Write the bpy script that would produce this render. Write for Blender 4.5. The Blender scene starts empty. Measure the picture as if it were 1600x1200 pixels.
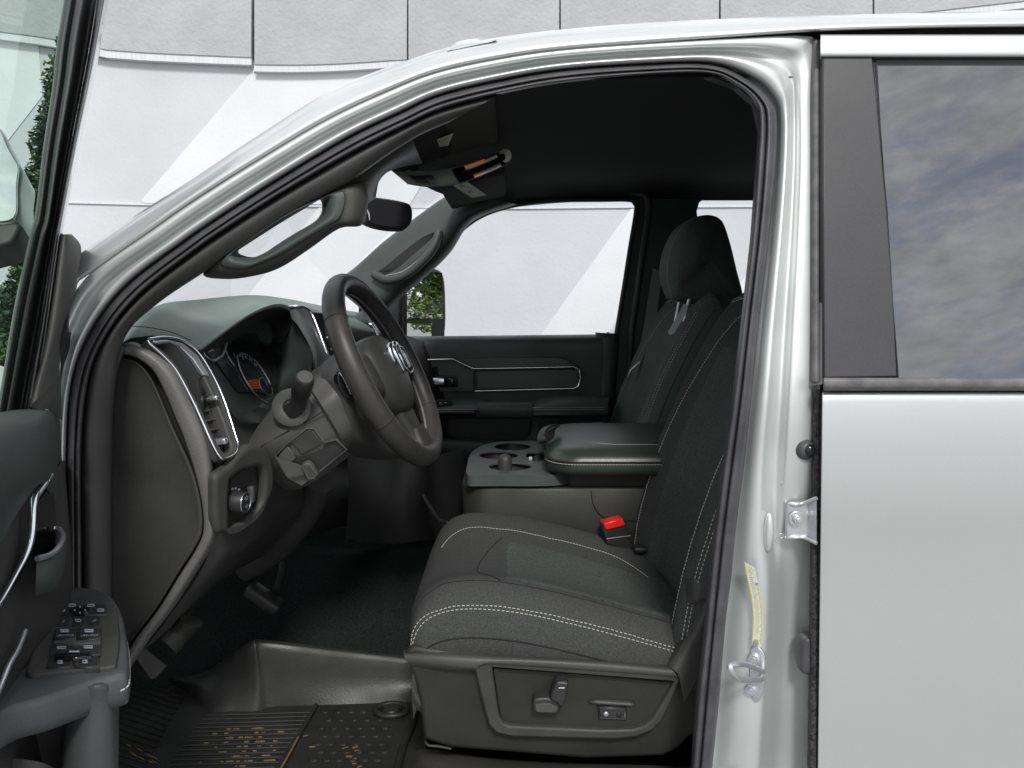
import bpy, bmesh, math, random
from mathutils import Vector, Matrix
from mathutils import noise as mnoise
from mathutils.geometry import tessellate_polygon
random.seed(7)
R = math.radians
S = bpy.context.scene
# ---------------------------------------------------------------- camera
CZ = 1.62; TILT = 6.1; F = 1155.0
cd = bpy.data.cameras.new('camera'); cam = bpy.data.objects.new('camera', cd)
S.collection.objects.link(cam); S.camera = cam
cam.location = (0, 0, CZ); cam.rotation_euler = (R(90 - TILT), 0, 0)
cd.sensor_width = 36; cd.lens = 36 * F / 1600; cd.clip_start = 0.02; cd.clip_end = 2000
S.render.resolution_x = 1024; S.render.resolution_y = 768
# ---------------------------------------------------------------- sky, sun, exposure
SUN_EL, SUN_AZ = 45, 171          # degrees; azimuth measured from +Y clockwise (171 = behind the camera, a little to the right)
w = bpy.data.worlds.new('World'); S.world = w; w.use_nodes = True
nt = w.node_tree; nt.nodes.clear(); N = nt.nodes.new; L = nt.links.new
out = N('ShaderNodeOutputWorld'); bg = N('ShaderNodeBackground'); sky = N('ShaderNodeTexSky')
sky.sky_type = 'NISHITA'; sky.sun_disc = False; sky.sun_elevation = R(SUN_EL); sky.sun_rotation = R(SUN_AZ)
tc = N('ShaderNodeTexCoord'); mp = N('ShaderNodeMapping'); mp.inputs['Scale'].default_value = (1.5, 1.5, 3.6)
nz = N('ShaderNodeTexNoise'); nz.inputs['Scale'].default_value = 4.6; nz.inputs['Detail'].default_value = 9; nz.inputs['Roughness'].default_value = .62
nz.inputs['Distortion'].default_value = .15
cr = N('ShaderNodeValToRGB'); cr.color_ramp.elements[0].position = .36; cr.color_ramp.elements[1].position = .50
cr.color_ramp.elements[0].color = (.30, .30, .30, 1); cr.color_ramp.elements[1].color = (1, 1, 1, 1)
nz2 = N('ShaderNodeTexNoise'); nz2.inputs['Scale'].default_value = 11.0; nz2.inputs['Detail'].default_value = 9; nz2.inputs['Roughness'].default_value = .6
cl = N('ShaderNodeValToRGB'); cl.color_ramp.elements[0].position = .3; cl.color_ramp.elements[1].position = .72
cl.color_ramp.elements[0].color = (6.8, 6.9, 7.1, 1); cl.color_ramp.elements[1].color = (10.6, 10.7, 10.8, 1)
mx = N('ShaderNodeMix'); mx.data_type = 'RGBA'
L(tc.outputs['Generated'], mp.inputs['Vector']); L(mp.outputs[0], nz.inputs['Vector']); L(mp.outputs[0], nz2.inputs['Vector'])
L(nz.outputs['Fac'], cr.inputs[0]); L(nz2.outputs['Fac'], cl.inputs[0]); L(cr.outputs[0], mx.inputs[0])
L(sky.outputs[0], mx.inputs[6]); L(cl.outputs[0], mx.inputs[7]); L(mx.outputs[2], bg.inputs[0]); L(bg.outputs[0], out.inputs[0])
bg.inputs[1].default_value = .092
sd = bpy.data.lights.new('sun', 'SUN'); sd.energy = 2.0; sd.angle = R(11); sd.color = (1, .985, .96)
sun = bpy.data.objects.new('sun', sd); S.collection.objects.link(sun)
dv = Vector((math.sin(R(SUN_AZ)) * math.cos(R(SUN_EL)), math.cos(R(SUN_AZ)) * math.cos(R(SUN_EL)), math.sin(R(SUN_EL))))
sun.rotation_euler = dv.to_track_quat('Z', 'Y').to_euler()
S.view_settings.view_transform = 'Standard'; S.view_settings.look = 'None'
S.view_settings.exposure = 0.50; S.view_settings.gamma = 1
S.render.engine = 'CYCLES'
S.cycles.max_bounces = 10; S.cycles.diffuse_bounces = 5; S.cycles.transparent_max_bounces = 16
# ---------------------------------------------------------------- helpers
RM = Matrix.Rotation(R(90 - TILT), 3, 'X')
def ray(px, py): return RM @ Vector(((px - 800) / F, -(py - 600) / F, -1))
CAM = Vector((0, 0, CZ))
def P(px, py, Y):
    r = ray(px, py); return CAM + r * (Y / r.y)
def PZ(px, py, z):                       # z relative to the camera height
    r = ray(px, py); return CAM + r * (z / r.z)
class Plane:
    def __init__(s, a, b, c):
        a, b, c = [P(*q) if not isinstance(q, Vector) else q for q in (a, b, c)]
        s.o = a; s.n = (b - a).cross(c - a).normalized()
        if s.n.dot(CAM - a) < 0: s.n = -s.n   # normal towards the viewer side
    def at(s, px, py, off=0):
        r = ray(px, py); o = s.o + s.n * off
        return CAM + r * ((o - CAM).dot(s.n) / r.dot(s.n))
def YP(Y): return Plane(P(100, 100, Y), P(1500, 100, Y), P(800, 1100, Y))
def ZP(z):
    p = Plane(Vector((0, 1, CZ + z)), Vector((1, 1, CZ + z)), Vector((0, 2, CZ + z))); return p
def XP(X): return Plane(Vector((X, 1, CZ)), Vector((X, 2, CZ)), Vector((X, 1, CZ + 1)))
def cr_(p0, p1, p2, p3, t):
    return tuple(.5 * (2 * b + (c - a) * t + (2 * a - 5 * b + 4 * c - d) * t * t + (3 * b - a - 3 * c + d) * t ** 3) for a, b, c, d in zip(p0, p1, p2, p3))
def spl(pts, n=6, closed=False):
    m = len(pts); o = []
    segs = m if closed else m - 1
    for i in range(segs):
        if closed: q = [pts[(i + k) % m] for k in (-1, 0, 1, 2)]
        else: q = [pts[max(i - 1, 0)], pts[i], pts[i + 1], pts[min(i + 2, m - 1)]]
        for k in range(n): o.append(cr_(*q, k / n))
    if not closed: o.append(tuple(pts[-1]))
    return o
def resample(p, n, closed=False):
    p = [Vector(q) for q in p]
    if closed: p = p + [p[0]]
    d = [0]
    for a, b in zip(p, p[1:]): d.append(d[-1] + (b - a).length)
    o = []; j = 0
    for i in range(n):
        s = d[-1] * i / (n if closed else n - 1)
        while j < len(p) - 2 and d[j + 1] < s: j += 1
        t = (s - d[j]) / max(d[j + 1] - d[j], 1e-9); o.append(p[j].lerp(p[j + 1], min(max(t, 0), 1)))
    return o
WL = {}
def empty(name, loc, **kw):
    o = bpy.data.objects.new(name, None); S.collection.objects.link(o); o.location = loc
    WL[o.name] = Vector(loc); o.empty_display_size = .1
    for k, v in kw.items(): o[k] = v
    return o
class MB:
    def __init__(s): s.v = []; s.f = []; s.m = []; s.mats = []; s.cur = 0; s.sm = []
    def mat(s, m):
        if m not in s.mats: s.mats.append(m)
        s.cur = s.mats.index(m); return s
    def addv(s, vs):
        b = len(s.v); s.v += [Vector(q) for q in vs]; return b
    def face(s, idx, smooth=True): s.f.append(tuple(idx)); s.m.append(s.cur); s.sm.append(smooth)
    def grid(s, rows, cu=False, cv=False, smooth=True, flip=False):
        nr, nc = len(rows), len(rows[0]); b = s.addv([q for r in rows for q in r])
        for i in range(nr if cv else nr - 1):
            for j in range(nc if cu else nc - 1):
                a = b + i * nc + j; c = b + i * nc + (j + 1) % nc
                d = b + ((i + 1) % nr) * nc + (j + 1) % nc; e = b + ((i + 1) % nr) * nc + j
                s.face((a, e, d, c) if flip else (a, c, d, e), smooth)
        return s
    def sheet(s, rows, n=6, m=4, close_u=False):     # rows: lists of (px,py,Y) or Vectors, equal length; Catmull-Rom both ways
        g = [[tuple(q) if isinstance(q, Vector) else tuple(P(*q)) for q in r] for r in rows]
        g = [spl(r, n, close_u) for r in g]
        cols = list(zip(*g)); cols = [spl(list(c), m) for c in cols]
        s.grid([list(r) for r in zip(*cols)], cu=close_u); return s
    def plate(s, outer, pl, off=0, th=.01, bev=0, holes=(), segs=3):   # outer in pixels (or 3D if pl None)
        def cv(q, o): return [pl.at(x, y, o) for x, y in q]
        loops = [outer] + list(holes)
        f3 = [cv(l, off) for l in loops]; n = pl.n
        # bevelled rim: inset front loop by pushing vertices inward in plane
        def inset(lp, d, hole):
            m = len(lp); o = []
            for i in range(m):
                a, b, c = lp[i - 1], lp[i], lp[(i + 1) % m]
                e1 = (b - a); e2 = (c - b)
                if e1.length < 1e-7 or e2.length < 1e-7: o.append(b.copy()); continue
                e1.normalize(); e2.normalize(); t = (e1 + e2)
                if t.length < .2: o.append(b.copy()); continue
                t.normalize(); q = n.cross(t); o.append(b + q * d)
            return o
        def area(lp):
            return sum((lp[i - 1] - lp[0]).cross(lp[i] - lp[0]).dot(n) for i in range(len(lp)))
        tops = []
        for k, lp in enumerate(f3):
            ccw = area(lp) > 0
            if (k == 0) != ccw: lp.reverse()
            # now n x tangent points to material side for outer(ccw) and holes(cw)
            rings = [[q - n * th for q in lp]]
            if bev:
                for j in range(segs + 1):
                    a = j / segs * math.pi / 2
                    rings.append([q - n * (bev * (1 - math.sin(a))) for q in inset(lp, bev * (1 - math.cos(a)), k)])
            else: rings.append(lp)
            s.grid(rings, cu=True, smooth=bool(bev)); tops.append(rings[-1])
        b = s.addv([q for l in tops for q in l])
        for t in tessellate_polygon(tops):
            v = [s.v[b + i] for i in t]
            if (v[1] - v[0]).cross(v[2] - v[0]).dot(n) < 0: t = t[::-1]
            s.face([b + i for i in t], bool(bev))
        s.f[-1]; return s
    def tube(s, path, r, k=8, closed=False, flat=1.0, up=None, cap=True):
        path = [Vector(q) for q in path]; m = len(path); rows = []
        U = up or Vector((0, 0, 1)); prev = None
        for i, p in enumerate(path):
            a = path[i - 1] if (i > 0 or closed) else p; b = path[(i + 1) % m] if (i < m - 1 or closed) else p
            t = (b - a).normalized()
            if up is None:
                if prev is None: prev = t.orthogonal().normalized()
                prev = (prev - t * prev.dot(t)).normalized(); x = prev
            else: x = t.cross(U).normalized()
            y = t.cross(x); rr = r[i] if isinstance(r, (list, tuple)) else r
            rows.append([p + x * rr * math.cos(2 * math.pi * j / k) + y * rr * flat * math.sin(2 * math.pi * j / k) for j in range(k)])
        s.grid(rows, cu=True, cv=closed)
        if cap and not closed:
            for rw in (rows[0], rows[-1]):
                b = s.addv(rw); s.face(range(b, b + k), False)
        return s
    def box(s, c, sz, M=None, bev=0, segs=2):        # bevelled box; M 3x3 orientation
        bm = bmesh.new(); bmesh.ops.create_cube(bm, size=1)
        for v in bm.verts: v.co = Vector((v.co.x * sz[0], v.co.y * sz[1], v.co.z * sz[2]))
        if bev: bmesh.ops.bevel(bm, geom=bm.edges[:], offset=bev, segments=segs, affect='EDGES', profile=.5)
        M = M or Matrix.Identity(3); c = Vector(c)
        b = s.addv([M @ v.co + c for v in bm.verts])
        for f in bm.faces: s.face([b + v.index for v in f.verts], bool(bev))
        bm.free(); return s
    def ell(s, c, r, M=None, nu=20, nv=12, e=1.0, zmin=-1):
        M = M or Matrix.Identity(3); rows = []
        sp = lambda a: math.copysign(abs(a) ** e, a)
        for i in range(nv + 1):
            th = -math.pi / 2 + math.pi * i / nv
            rows.append([Vector(c) + M @ Vector((r[0] * sp(math.cos(th)) * sp(math.cos(2 * math.pi * j / nu)), r[1] * sp(math.cos(th)) * sp(math.sin(2 * math.pi * j / nu)), r[2] * sp(math.sin(th)))) for j in range(nu)])
        s.grid(rows, cu=True); return s
    def cyl(s, a, b, r0, r1=None, k=20, bev=0):
        a, b = Vector(a), Vector(b); r1 = r0 if r1 is None else r1; t = (b - a).normalized()
        if bev: s.tube([a, a + t * 1e-4, b - t * bev, b - t * bev * .3, b], [r0, r0, r1, r1 - bev * .3, r1 - bev], k)
        else: s.tube([a, b], [r0, r1], k)
        return s
    def stitch(s, path, r=.0009, dash=.0042, gap=.0026, n=None):
        p = resample(path, max(4, int(sum((Vector(a) - Vector(b)).length for a, b in zip(path, path[1:])) / .0011)))
        L_ = 0; i = 0; D = max(1, round(dash / .0011)); G = max(1, round(gap / .0011))
        while i + D < len(p):
            a, b = p[i], p[i + D]; s.tube([a, a.lerp(b, .5) + (CAM - a).normalized() * r * .5, b], r, 4, cap=False); i += D + G
        return s
    def build(s, name, parent=None, mat=None, bevel=0, **kw):
        me = bpy.data.meshes.new(name)
        c = sum(s.v, Vector()) / len(s.v)
        me.from_pydata([q - c for q in s.v], [], s.f)
        for m in (s.mats or [mat]): me.materials.append(m)
        me.polygons.foreach_set('material_index', s.m); me.polygons.foreach_set('use_smooth', s.sm)
        me.update(); o = bpy.data.objects.new(name, me); S.collection.objects.link(o)
        WL[o.name] = c; o.location = c
        while parent and parent.parent and parent.parent.parent: parent = parent.parent      # thing > part > sub-part, no deeper
        if parent: o.parent = parent; o.location = c - WL[parent.name]
        for k, v in kw.items(): o[k] = v
        return o
def mb(m=None):
    b = MB()
    if m: b.mat(m)
    return b
def text_mesh(txt, size, org, xdir, ydir, b, center=True):
    cu = bpy.data.curves.new('txt', 'FONT'); cu.body = txt; cu.size = size; cu.align_x = 'CENTER' if center else 'LEFT'; cu.resolution_u = 2
    o = bpy.data.objects.new('txt', cu); S.collection.objects.link(o)
    dg = bpy.context.evaluated_depsgraph_get(); me = o.evaluated_get(dg).to_mesh()
    base = b.addv([Vector(org) + xdir * v.co.x + ydir * v.co.y for v in me.vertices])
    for f in me.polygons: b.face([base + i for i in f.vertices], False)
    o.evaluated_get(dg).to_mesh_clear(); bpy.data.objects.remove(o); bpy.data.curves.remove(cu)
# ---------------------------------------------------------------- materials
def mat(name, col, rough=.5, metal=0, coat=0, spec=.5, bump=None, mottle=None, trans=None, emit=None):
    m = bpy.data.materials.new(name); m.use_nodes = True; t = m.node_tree; b = t.nodes['Principled BSDF']
    b.inputs['Base Color'].default_value = (*col, 1); b.inputs['Roughness'].default_value = rough; b.inputs['Metallic'].default_value = metal
    b.inputs['Coat Weight'].default_value = coat; b.inputs['Coat Roughness'].default_value = .06; b.inputs['Specular IOR Level'].default_value = spec
    tcn = t.nodes.new('ShaderNodeTexCoord')
    if mottle:                                   # (scale, darker factor, lighter factor, detail, stretch)
        n = t.nodes.new('ShaderNodeTexNoise'); n.inputs['Scale'].default_value = mottle[0]; n.inputs['Detail'].default_value = mottle[3] if len(mottle) > 3 else 4
        r = t.nodes.new('ShaderNodeValToRGB'); r.color_ramp.elements[0].position = .32; r.color_ramp.elements[1].position = .68
        r.color_ramp.elements[0].color = (*[c * mottle[1] for c in col], 1); r.color_ramp.elements[1].color = (*[min(1, c * mottle[2]) for c in col], 1)
        src = tcn.outputs['Object']
        if len(mottle) > 4:
            mm = t.nodes.new('ShaderNodeMapping'); mm.inputs['Scale'].default_value = mottle[4]; t.links.new(src, mm.inputs[0]); src = mm.outputs[0]
        t.links.new(src, n.inputs['Vector']); t.links.new(n.outputs['Fac'], r.inputs[0]); t.links.new(r.outputs[0], b.inputs['Base Color'])
    if mottle and not metal and max(col) < .3:
        rn = t.nodes.new('ShaderNodeTexNoise'); rn.inputs['Scale'].default_value = 7; rn.inputs['Detail'].default_value = 6; rm_ = t.nodes.new('ShaderNodeMapRange')
        rm_.inputs['To Min'].default_value = max(.05, rough - .14); rm_.inputs['To Max'].default_value = min(1, rough + .14); rm_.inputs['From Min'].default_value = .3; rm_.inputs['From Max'].default_value = .7
        t.links.new(tcn.outputs['Object'], rn.inputs['Vector']); t.links.new(rn.outputs['Fac'], rm_.inputs['Value']); t.links.new(rm_.outputs[0], b.inputs['Roughness'])
        if spec == .5: b.inputs['Specular IOR Level'].default_value = .34
    if bump:                                     # (kind, scale, distance)
        if bump[0] == 'grain':
            n = t.nodes.new('ShaderNodeTexVoronoi'); n.feature = 'SMOOTH_F1'; o = n.outputs['Distance']
        else: n = t.nodes.new('ShaderNodeTexNoise'); n.inputs['Detail'].default_value = 5; o = n.outputs['Fac']
        n.inputs['Scale'].default_value = bump[1]
        bp = t.nodes.new('ShaderNodeBump'); bp.inputs['Distance'].default_value = bump[2]; bp.inputs['Strength'].default_value = bump[3] if len(bump) > 3 else .6
        t.links.new(tcn.outputs['Object'], n.inputs['Vector']); t.links.new(o, bp.inputs['Height']); t.links.new(bp.outputs[0], b.inputs['Normal'])
    if emit: b.inputs['Emission Color'].default_value = (*emit[:3], 1); b.inputs['Emission Strength'].default_value = emit[3]
    return m
def glass(name, tint, refl=1.0, rough=.0):
    m = bpy.data.materials.new(name); m.use_nodes = True; t = m.node_tree; t.nodes.clear()
    o = t.nodes.new('ShaderNodeOutputMaterial'); a = t.nodes.new('ShaderNodeBsdfTransparent'); g = t.nodes.new('ShaderNodeBsdfGlossy')
    f = t.nodes.new('ShaderNodeLayerWeight'); p5 = t.nodes.new('ShaderNodeMath'); p5.operation = 'POWER'; p5.inputs[1].default_value = 5; t.links.new(f.outputs['Facing'], p5.inputs[0])
    mu = t.nodes.new('ShaderNodeMath'); mu.operation = 'MULTIPLY_ADD'; mu.inputs[1].default_value = .9 * refl; mu.inputs[2].default_value = .04 * refl
    x = t.nodes.new('ShaderNodeMixShader'); a.inputs[0].default_value = (*tint, 1); g.inputs['Roughness'].default_value = rough
    t.links.new(p5.outputs[0], mu.inputs[0]); t.links.new(mu.outputs[0], x.inputs[0]); t.links.new(a.outputs[0], x.inputs[1]); t.links.new(g.outputs[0], x.inputs[2]); t.links.new(x.outputs[0], o.inputs[0])
    return m
M = {}
M['paint'] = mat('silver_paint', (0.600, 0.615, 0.615), .36, .65, 1.0, mottle=(900, .97, 1.03, 2), bump=('noise', 5, .0004, .08))
M['jamb'] = mat('jamb_paint', (0.640, 0.660, 0.650), .46, .65, .7, mottle=(9, .93, 1.04, 4), bump=('noise', 30, .0008, .1))
M['rubber'] = mat('door_rubber', (0.062, 0.060, 0.064), .42, bump=('noise', 300, .0006), mottle=(25, .8, 1.25, 5))
M['rubber_grey'] = mat('weathered_rubber', (.13, .125, .125), .6, bump=('noise', 120, .001), mottle=(40, .7, 1.2, 6))
M['edge_rubber'] = mat('dirty_edge_rubber', (.03, .028, .028), .75, bump=('noise', 220, .004, 1), mottle=(160, .4, 2.2, 6))
M['applique'] = mat('satin_pillar_cover', (0.050, 0.049, 0.052), .45, bump=('noise', 900, .0003), mottle=(500, .9, 1.1, 2))
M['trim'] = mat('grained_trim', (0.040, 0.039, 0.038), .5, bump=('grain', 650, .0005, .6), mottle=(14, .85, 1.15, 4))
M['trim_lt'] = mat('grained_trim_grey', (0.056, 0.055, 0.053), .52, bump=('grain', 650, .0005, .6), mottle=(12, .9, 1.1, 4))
M['trim_gr'] = mat('grained_trim_green_cast', (0.050, 0.058, 0.055), .48, bump=('grain', 650, .0005, .5), mottle=(12, .88, 1.12, 4))  # greenish cast of the cabin light put into the base colour
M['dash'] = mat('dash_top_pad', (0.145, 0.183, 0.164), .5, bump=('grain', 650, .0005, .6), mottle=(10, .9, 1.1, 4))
M['band'] = mat('end_band_trim', (0.122, 0.120, 0.118), .5, bump=('grain', 600, .0006, .7), mottle=(12, .9, 1.1, 4))
M['cap'] = mat('end_cap_trim', (0.042, 0.043, 0.040), .55, bump=('grain', 600, .0005, .6), mottle=(9, .8, 1.15, 4))
M['column'] = mat('column_shroud', (0.070, 0.069, 0.067), .48, bump=('grain', 700, .0004, .5), mottle=(12, .92, 1.08, 4))
M['arm'] = mat('armrest_pad', (0.052, 0.054, 0.056), .5, bump=('grain', 650, .0006, .6), mottle=(14, .85, 1.15, 4))
M['base'] = mat('lower_trim', (0.022, 0.022, 0.020), .5, bump=('grain', 650, .0005, .6), mottle=(12, .85, 1.15, 4))
M['ohc'] = mat('overhead_trim_sheen', (0.300, 0.320, 0.280), .22)  # pale base colour stands in for reflections on the glossy console
M['black'] = mat('black_plastic', (0.020, 0.020, 0.021), .5, bump=('noise', 300, .0004))
M['gloss'] = mat('gloss_black', (.008, .008, .009), .12)
M['liner'] = mat('headliner_cloth', (0.026, 0.026, 0.026), .95, bump=('noise', 700, .0006), spec=.1)
M['visor'] = mat('visor_cloth', (0.050, 0.048, 0.046), .95, bump=('noise', 700, .0006), spec=.1)
M['fabric'] = mat('seat_fabric', (0.052, 0.054, 0.052), .92, spec=.2, bump=('noise', 900, .0016, .8), mottle=(420, .70, 1.32, 3))
M['fabric_in'] = mat('seat_insert_fabric', (0.066, 0.071, 0.068), .9, spec=.2, bump=('grain', 330, .002, .9), mottle=(300, .66, 1.36, 3))
M['fabric_dk'] = mat('seat_fabric_far', (0.088, 0.104, 0.096), .92, spec=.2, bump=('noise', 800, .0014, .8), mottle=(380, .7, 1.35, 3))
M['thread'] = mat('thread', (0.480, 0.480, 0.440), .8)
M['seam'] = mat('seam', (.010, .010, .010), .9)
M['wheel'] = mat('wheel_leather', (0.040, 0.038, 0.037), .42, bump=('grain', 700, .0006, .5), mottle=(30, .9, 1.1, 3))
M['perf'] = mat('perforated_leather', (0.030, 0.029, 0.029), .5, bump=('grain', 380, .002, 1))
M['lid'] = mat('console_lid_vinyl', (0.028, 0.037, 0.031), .36, bump=('grain', 500, .0005, .4))
M['chrome'] = mat('satin_chrome', (.72, .73, .76), .22, 1)
M['silver'] = mat('satin_silver', (.42, .43, .45), .35, .8)
M['zinc'] = mat('painted_steel', (.62, .63, .66), .3, .75, mottle=(60, .85, 1.08, 4))
M['carpet'] = mat('carpet', (0.013, 0.015, 0.015), 1, spec=.1, bump=('noise', 500, .003, 1), mottle=(300, .5, 1.7, 3))
M['mat'] = mat('rubber_mat', (0.020, 0.021, 0.019), .42, bump=('noise', 250, .0006), mottle=(20, .8, 1.2, 6))
M['dirt'] = mat('dried_mud', (0.130, 0.092, 0.050), .95, bump=('noise', 300, .002))
M['red'] = mat('buckle_red', (.75, .02, .015), .35)
M['paper'] = mat('label_paper', (.42, .43, .36), .8)
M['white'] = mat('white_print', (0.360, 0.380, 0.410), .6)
M['ink'] = mat('ink', (0.220, 0.220, 0.200), .8)
M['yellow'] = mat('yellow_print', (.55, .50, .05), .5)
M['sticker'] = mat('sticker_white', (.62, .62, .56), .5, mottle=(700, .6, 1.1, 2))
M['lens'] = mat('lamp_lens', (.72, .74, .68), .25)
M['amber'] = mat('amber_reflex', (.85, .22, .05), .3, emit=(1, .35, .14, .10))
M['redlamp'] = mat('red_display', (.22, .03, .02), .3, emit=(1, .15, .08, .05))
M['clear_drop'] = mat('water_drop', (.66, .68, .68), .05, .3, 1)
M['clear'] = glass('clear_glass', (.97, .98, .98), .35)
M['doorglass'] = glass('green_door_glass', (.70, .83, .76), .6)
M['tint'] = mat('privacy_glass', (.215, .215, .225), .004, 1)
M['mirror'] = mat('mirror_glass', (.80, .84, .82), .01, 1)
M['darkmirror'] = mat('dimming_mirror', (.02, .02, .022), .03, 0, spec=.6)
M['belt'] = mat('belt_webbing', (0.090, 0.095, 0.092), .8, bump=('noise', 600, .001))
def Yb(py): return 1.05 + .11 * max(0, min(1.1, (600 - py) / 580))
# ================================================================= SETTING
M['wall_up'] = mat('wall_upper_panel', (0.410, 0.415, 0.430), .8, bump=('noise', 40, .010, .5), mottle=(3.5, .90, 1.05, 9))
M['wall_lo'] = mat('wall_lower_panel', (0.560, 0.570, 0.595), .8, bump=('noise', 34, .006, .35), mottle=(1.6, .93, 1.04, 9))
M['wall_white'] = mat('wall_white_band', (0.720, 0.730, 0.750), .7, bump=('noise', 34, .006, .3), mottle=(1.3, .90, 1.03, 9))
M['wall_edge'] = mat('wall_ledge_edge', (.66, .665, .685), .75, mottle=(9, .86, 1.05, 8, (8, 1, .3)))
M['gap'] = mat('dark_gap', (.02, .02, .03), .9)
M['ground'] = mat('concrete_ground', (.27, .27, .265), .9, bump=('noise', 30, .01), mottle=(2, .85, 1.12, 9))
g = mb(M['ground']); g.grid([[(-400, -400, 0), (400, -400, 0)], [(-400, 400, 0), (400, 400, 0)]])
g.build('ground', kind='structure')
W0 = 5.5
wall = empty('wall', (0, W0 + .1, 0), label='white panelled studio wall with a dark stepped seam and slanting bright bands behind the truck', category='wall')
pw, pu = YP(W0), YP(W0 - .06)
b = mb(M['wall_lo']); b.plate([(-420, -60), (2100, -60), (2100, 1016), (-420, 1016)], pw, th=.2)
b.mat(M['gap'])
for seg in ([(-400, 314), (110, 314), (222, 317), (222, 319), (110, 316), (-400, 316)], [(222, 317), (810, 322), (1000, 321), (1600, 318), (1600, 319.5), (1000, 322.4), (810, 323.4), (222, 318.5)]):
    pass
b.build('lower_panel', wall)
b = mb(M['wall_edge'])
for seg in ([(-400, 312), (110, 315), (222, 318), (222, 320.5), (110, 317.5), (-400, 314.5)], [(222, 318), (810, 324), (1000, 322), (1700, 318), (1700, 320.5), (1000, 324.5), (810, 326.5), (222, 320.5)]):
    b.plate(seg, pw, off=.012, th=.011)
b.build('joint_bead', wall)
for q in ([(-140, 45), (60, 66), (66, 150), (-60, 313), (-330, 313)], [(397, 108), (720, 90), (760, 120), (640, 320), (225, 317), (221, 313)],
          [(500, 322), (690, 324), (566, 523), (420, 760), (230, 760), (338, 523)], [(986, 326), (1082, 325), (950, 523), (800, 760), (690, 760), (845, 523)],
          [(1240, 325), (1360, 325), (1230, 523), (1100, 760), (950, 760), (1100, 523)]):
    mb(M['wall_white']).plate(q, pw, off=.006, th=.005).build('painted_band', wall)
led = [(-400, 8), (0, 63), (88, 74), (155, 90), (250, 97), (392, 103)]
led2 = [(396, 113), (450, 114), (520, 112.5), (595, 108), (760, 96), (1000, 74), (1125, 62), (1365, 40), (1900, -20)]
def wall_panels(line, xs, wd):
    line = [tuple(q) for q in spl([(a, b_) for a, b_ in line], 5)]
    def yat(x):
        for a, c in zip(line, line[1:]):
            if a[0] <= x <= c[0]: return a[1] + (c[1] - a[1]) * (x - a[0]) / max(c[0] - a[0], 1e-6)
        return line[-1][1]
    for x0, x1 in zip(xs, xs[1:]):
        xx = [x0 + 1.1 + (x1 - x0 - 2.2) * i / 8 for i in range(9)]
        poly = [(x0 + 1.1, -140), (x1 - 1.1, -140)] + [(x, yat(x) - wd) for x in reversed(xx)]
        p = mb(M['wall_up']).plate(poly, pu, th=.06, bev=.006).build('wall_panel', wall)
        edge = [(x, yat(x) - wd + .3) for x in xx] + [(x, yat(x) - 1.6) for x in reversed(xx)]
        mb(M['wall_edge']).plate(edge, pu, off=-.008, th=.05).build('edge_strip', p)
        gp = [(x, yat(x) - 1.6) for x in xx] + [(x, yat(x) + .8) for x in reversed(xx)]
        mb(M['gap']).plate(gp, pw, off=.01, th=.01).build('shadow_gap', p)
wall_panels(led, [-400, -60, 394], 13)
wall_panels(led2, [396, 637, 875, 1125, 1365, 1620, 1890], 12)

# ================================================================= TRUCK BODY
truck = empty('pickup_truck', (0, 2, 0), label='silver crew cab pickup truck with its front door open, showing a charcoal interior', category='pickup truck')
SO = [(104,1230),(105,900),(105,717),(113,600),(143,520),(200,447),(290,378),(350,337),(437,281),(544,217),(625,178),(687,150),(781,127),(875,111),(1000,102),(1109,101),(1173,128),(1205,160),(1213,187),(1211,256),(1200,373),(1184,507),(1173,617),(1162,719),(1148,829),(1141,900),(1132,973),(1121,1101),(1108,1230)]
CR = [(60,1230),(70,900),(76,717),(84,600),(98,500),(140,428),(236,360),(300,315),(390,258),(508,188),(603,143),(680,113),(775,92),(870,78),(1000,68),(1150,60),(1250,56),(1276,70),(1279,150),(1281,256),(1282,373),(1282,507),(1281,617),(1280,719),(1278,829),(1277,900),(1276,973),(1273,1101),(1270,1230)]
SI = [(128,1230),(128,900),(127,717),(137,600),(163,530),(216,462),(303,393),(362,352),(448,298),(553,237),(632,197),(692,170),(784,146),(877,129),(1000,118),(1104,115),(1147,131),(1176,155),(1185,187),(1181,267),(1173,373),(1158,507),(1145,617),(1130,719),(1116,829),(1108,900),(1100,990),(1088,1101),(1078,1230)]
SIL = [(60,620),(95,480),(98,430),(118,402),(205,341),(300,280),(390,220),(520,140),(640,93),(705,73),(800,55),(900,44),(1000,36),(1140,29),(1280,24),(1440,20),(1600,16),(1900,10)]
CRX = [(84,600),(98,500),(120,446),(140,428),(236,360),(300,315),(390,258),(508,188),(603,143),(680,113),(775,92),(870,78),(1000,68),(1150,58),(1280,49),(1440,44),(1600,42),(1900,40)]
def lerp2(a, b, f): return (a[0] + (b[0] - a[0]) * f, a[1] + (b[1] - a[1]) * f)
def w_b(i): return max(0, min(1, (i - 15.5) / 2.5))            # 1 on the B pillar
ringsA = [(0,.04),(.05,.034),(.10,.016),(.2,.008),(.32,.006),(.4,.018),(.52,.022),(.62,.018),(.70,.004),(.88,.0),(1,.003)]
ringsB = [(0,.05),(.04,.046),(.12,.034),(.24,.027),(.32,.036),(.44,.040),(.52,.028),(.6,.022),(.82,.024),(.93,.030),(1,.036)]
ringsW = [(0,.05),(.06,.046),(.22,.030),(.36,.022),(.46,.025),(.52,.040),(.58,.052),(.66,.060),(.8,.062),(.93,.060),(1,.058)]   # lower B pillar
rows = []
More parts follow.
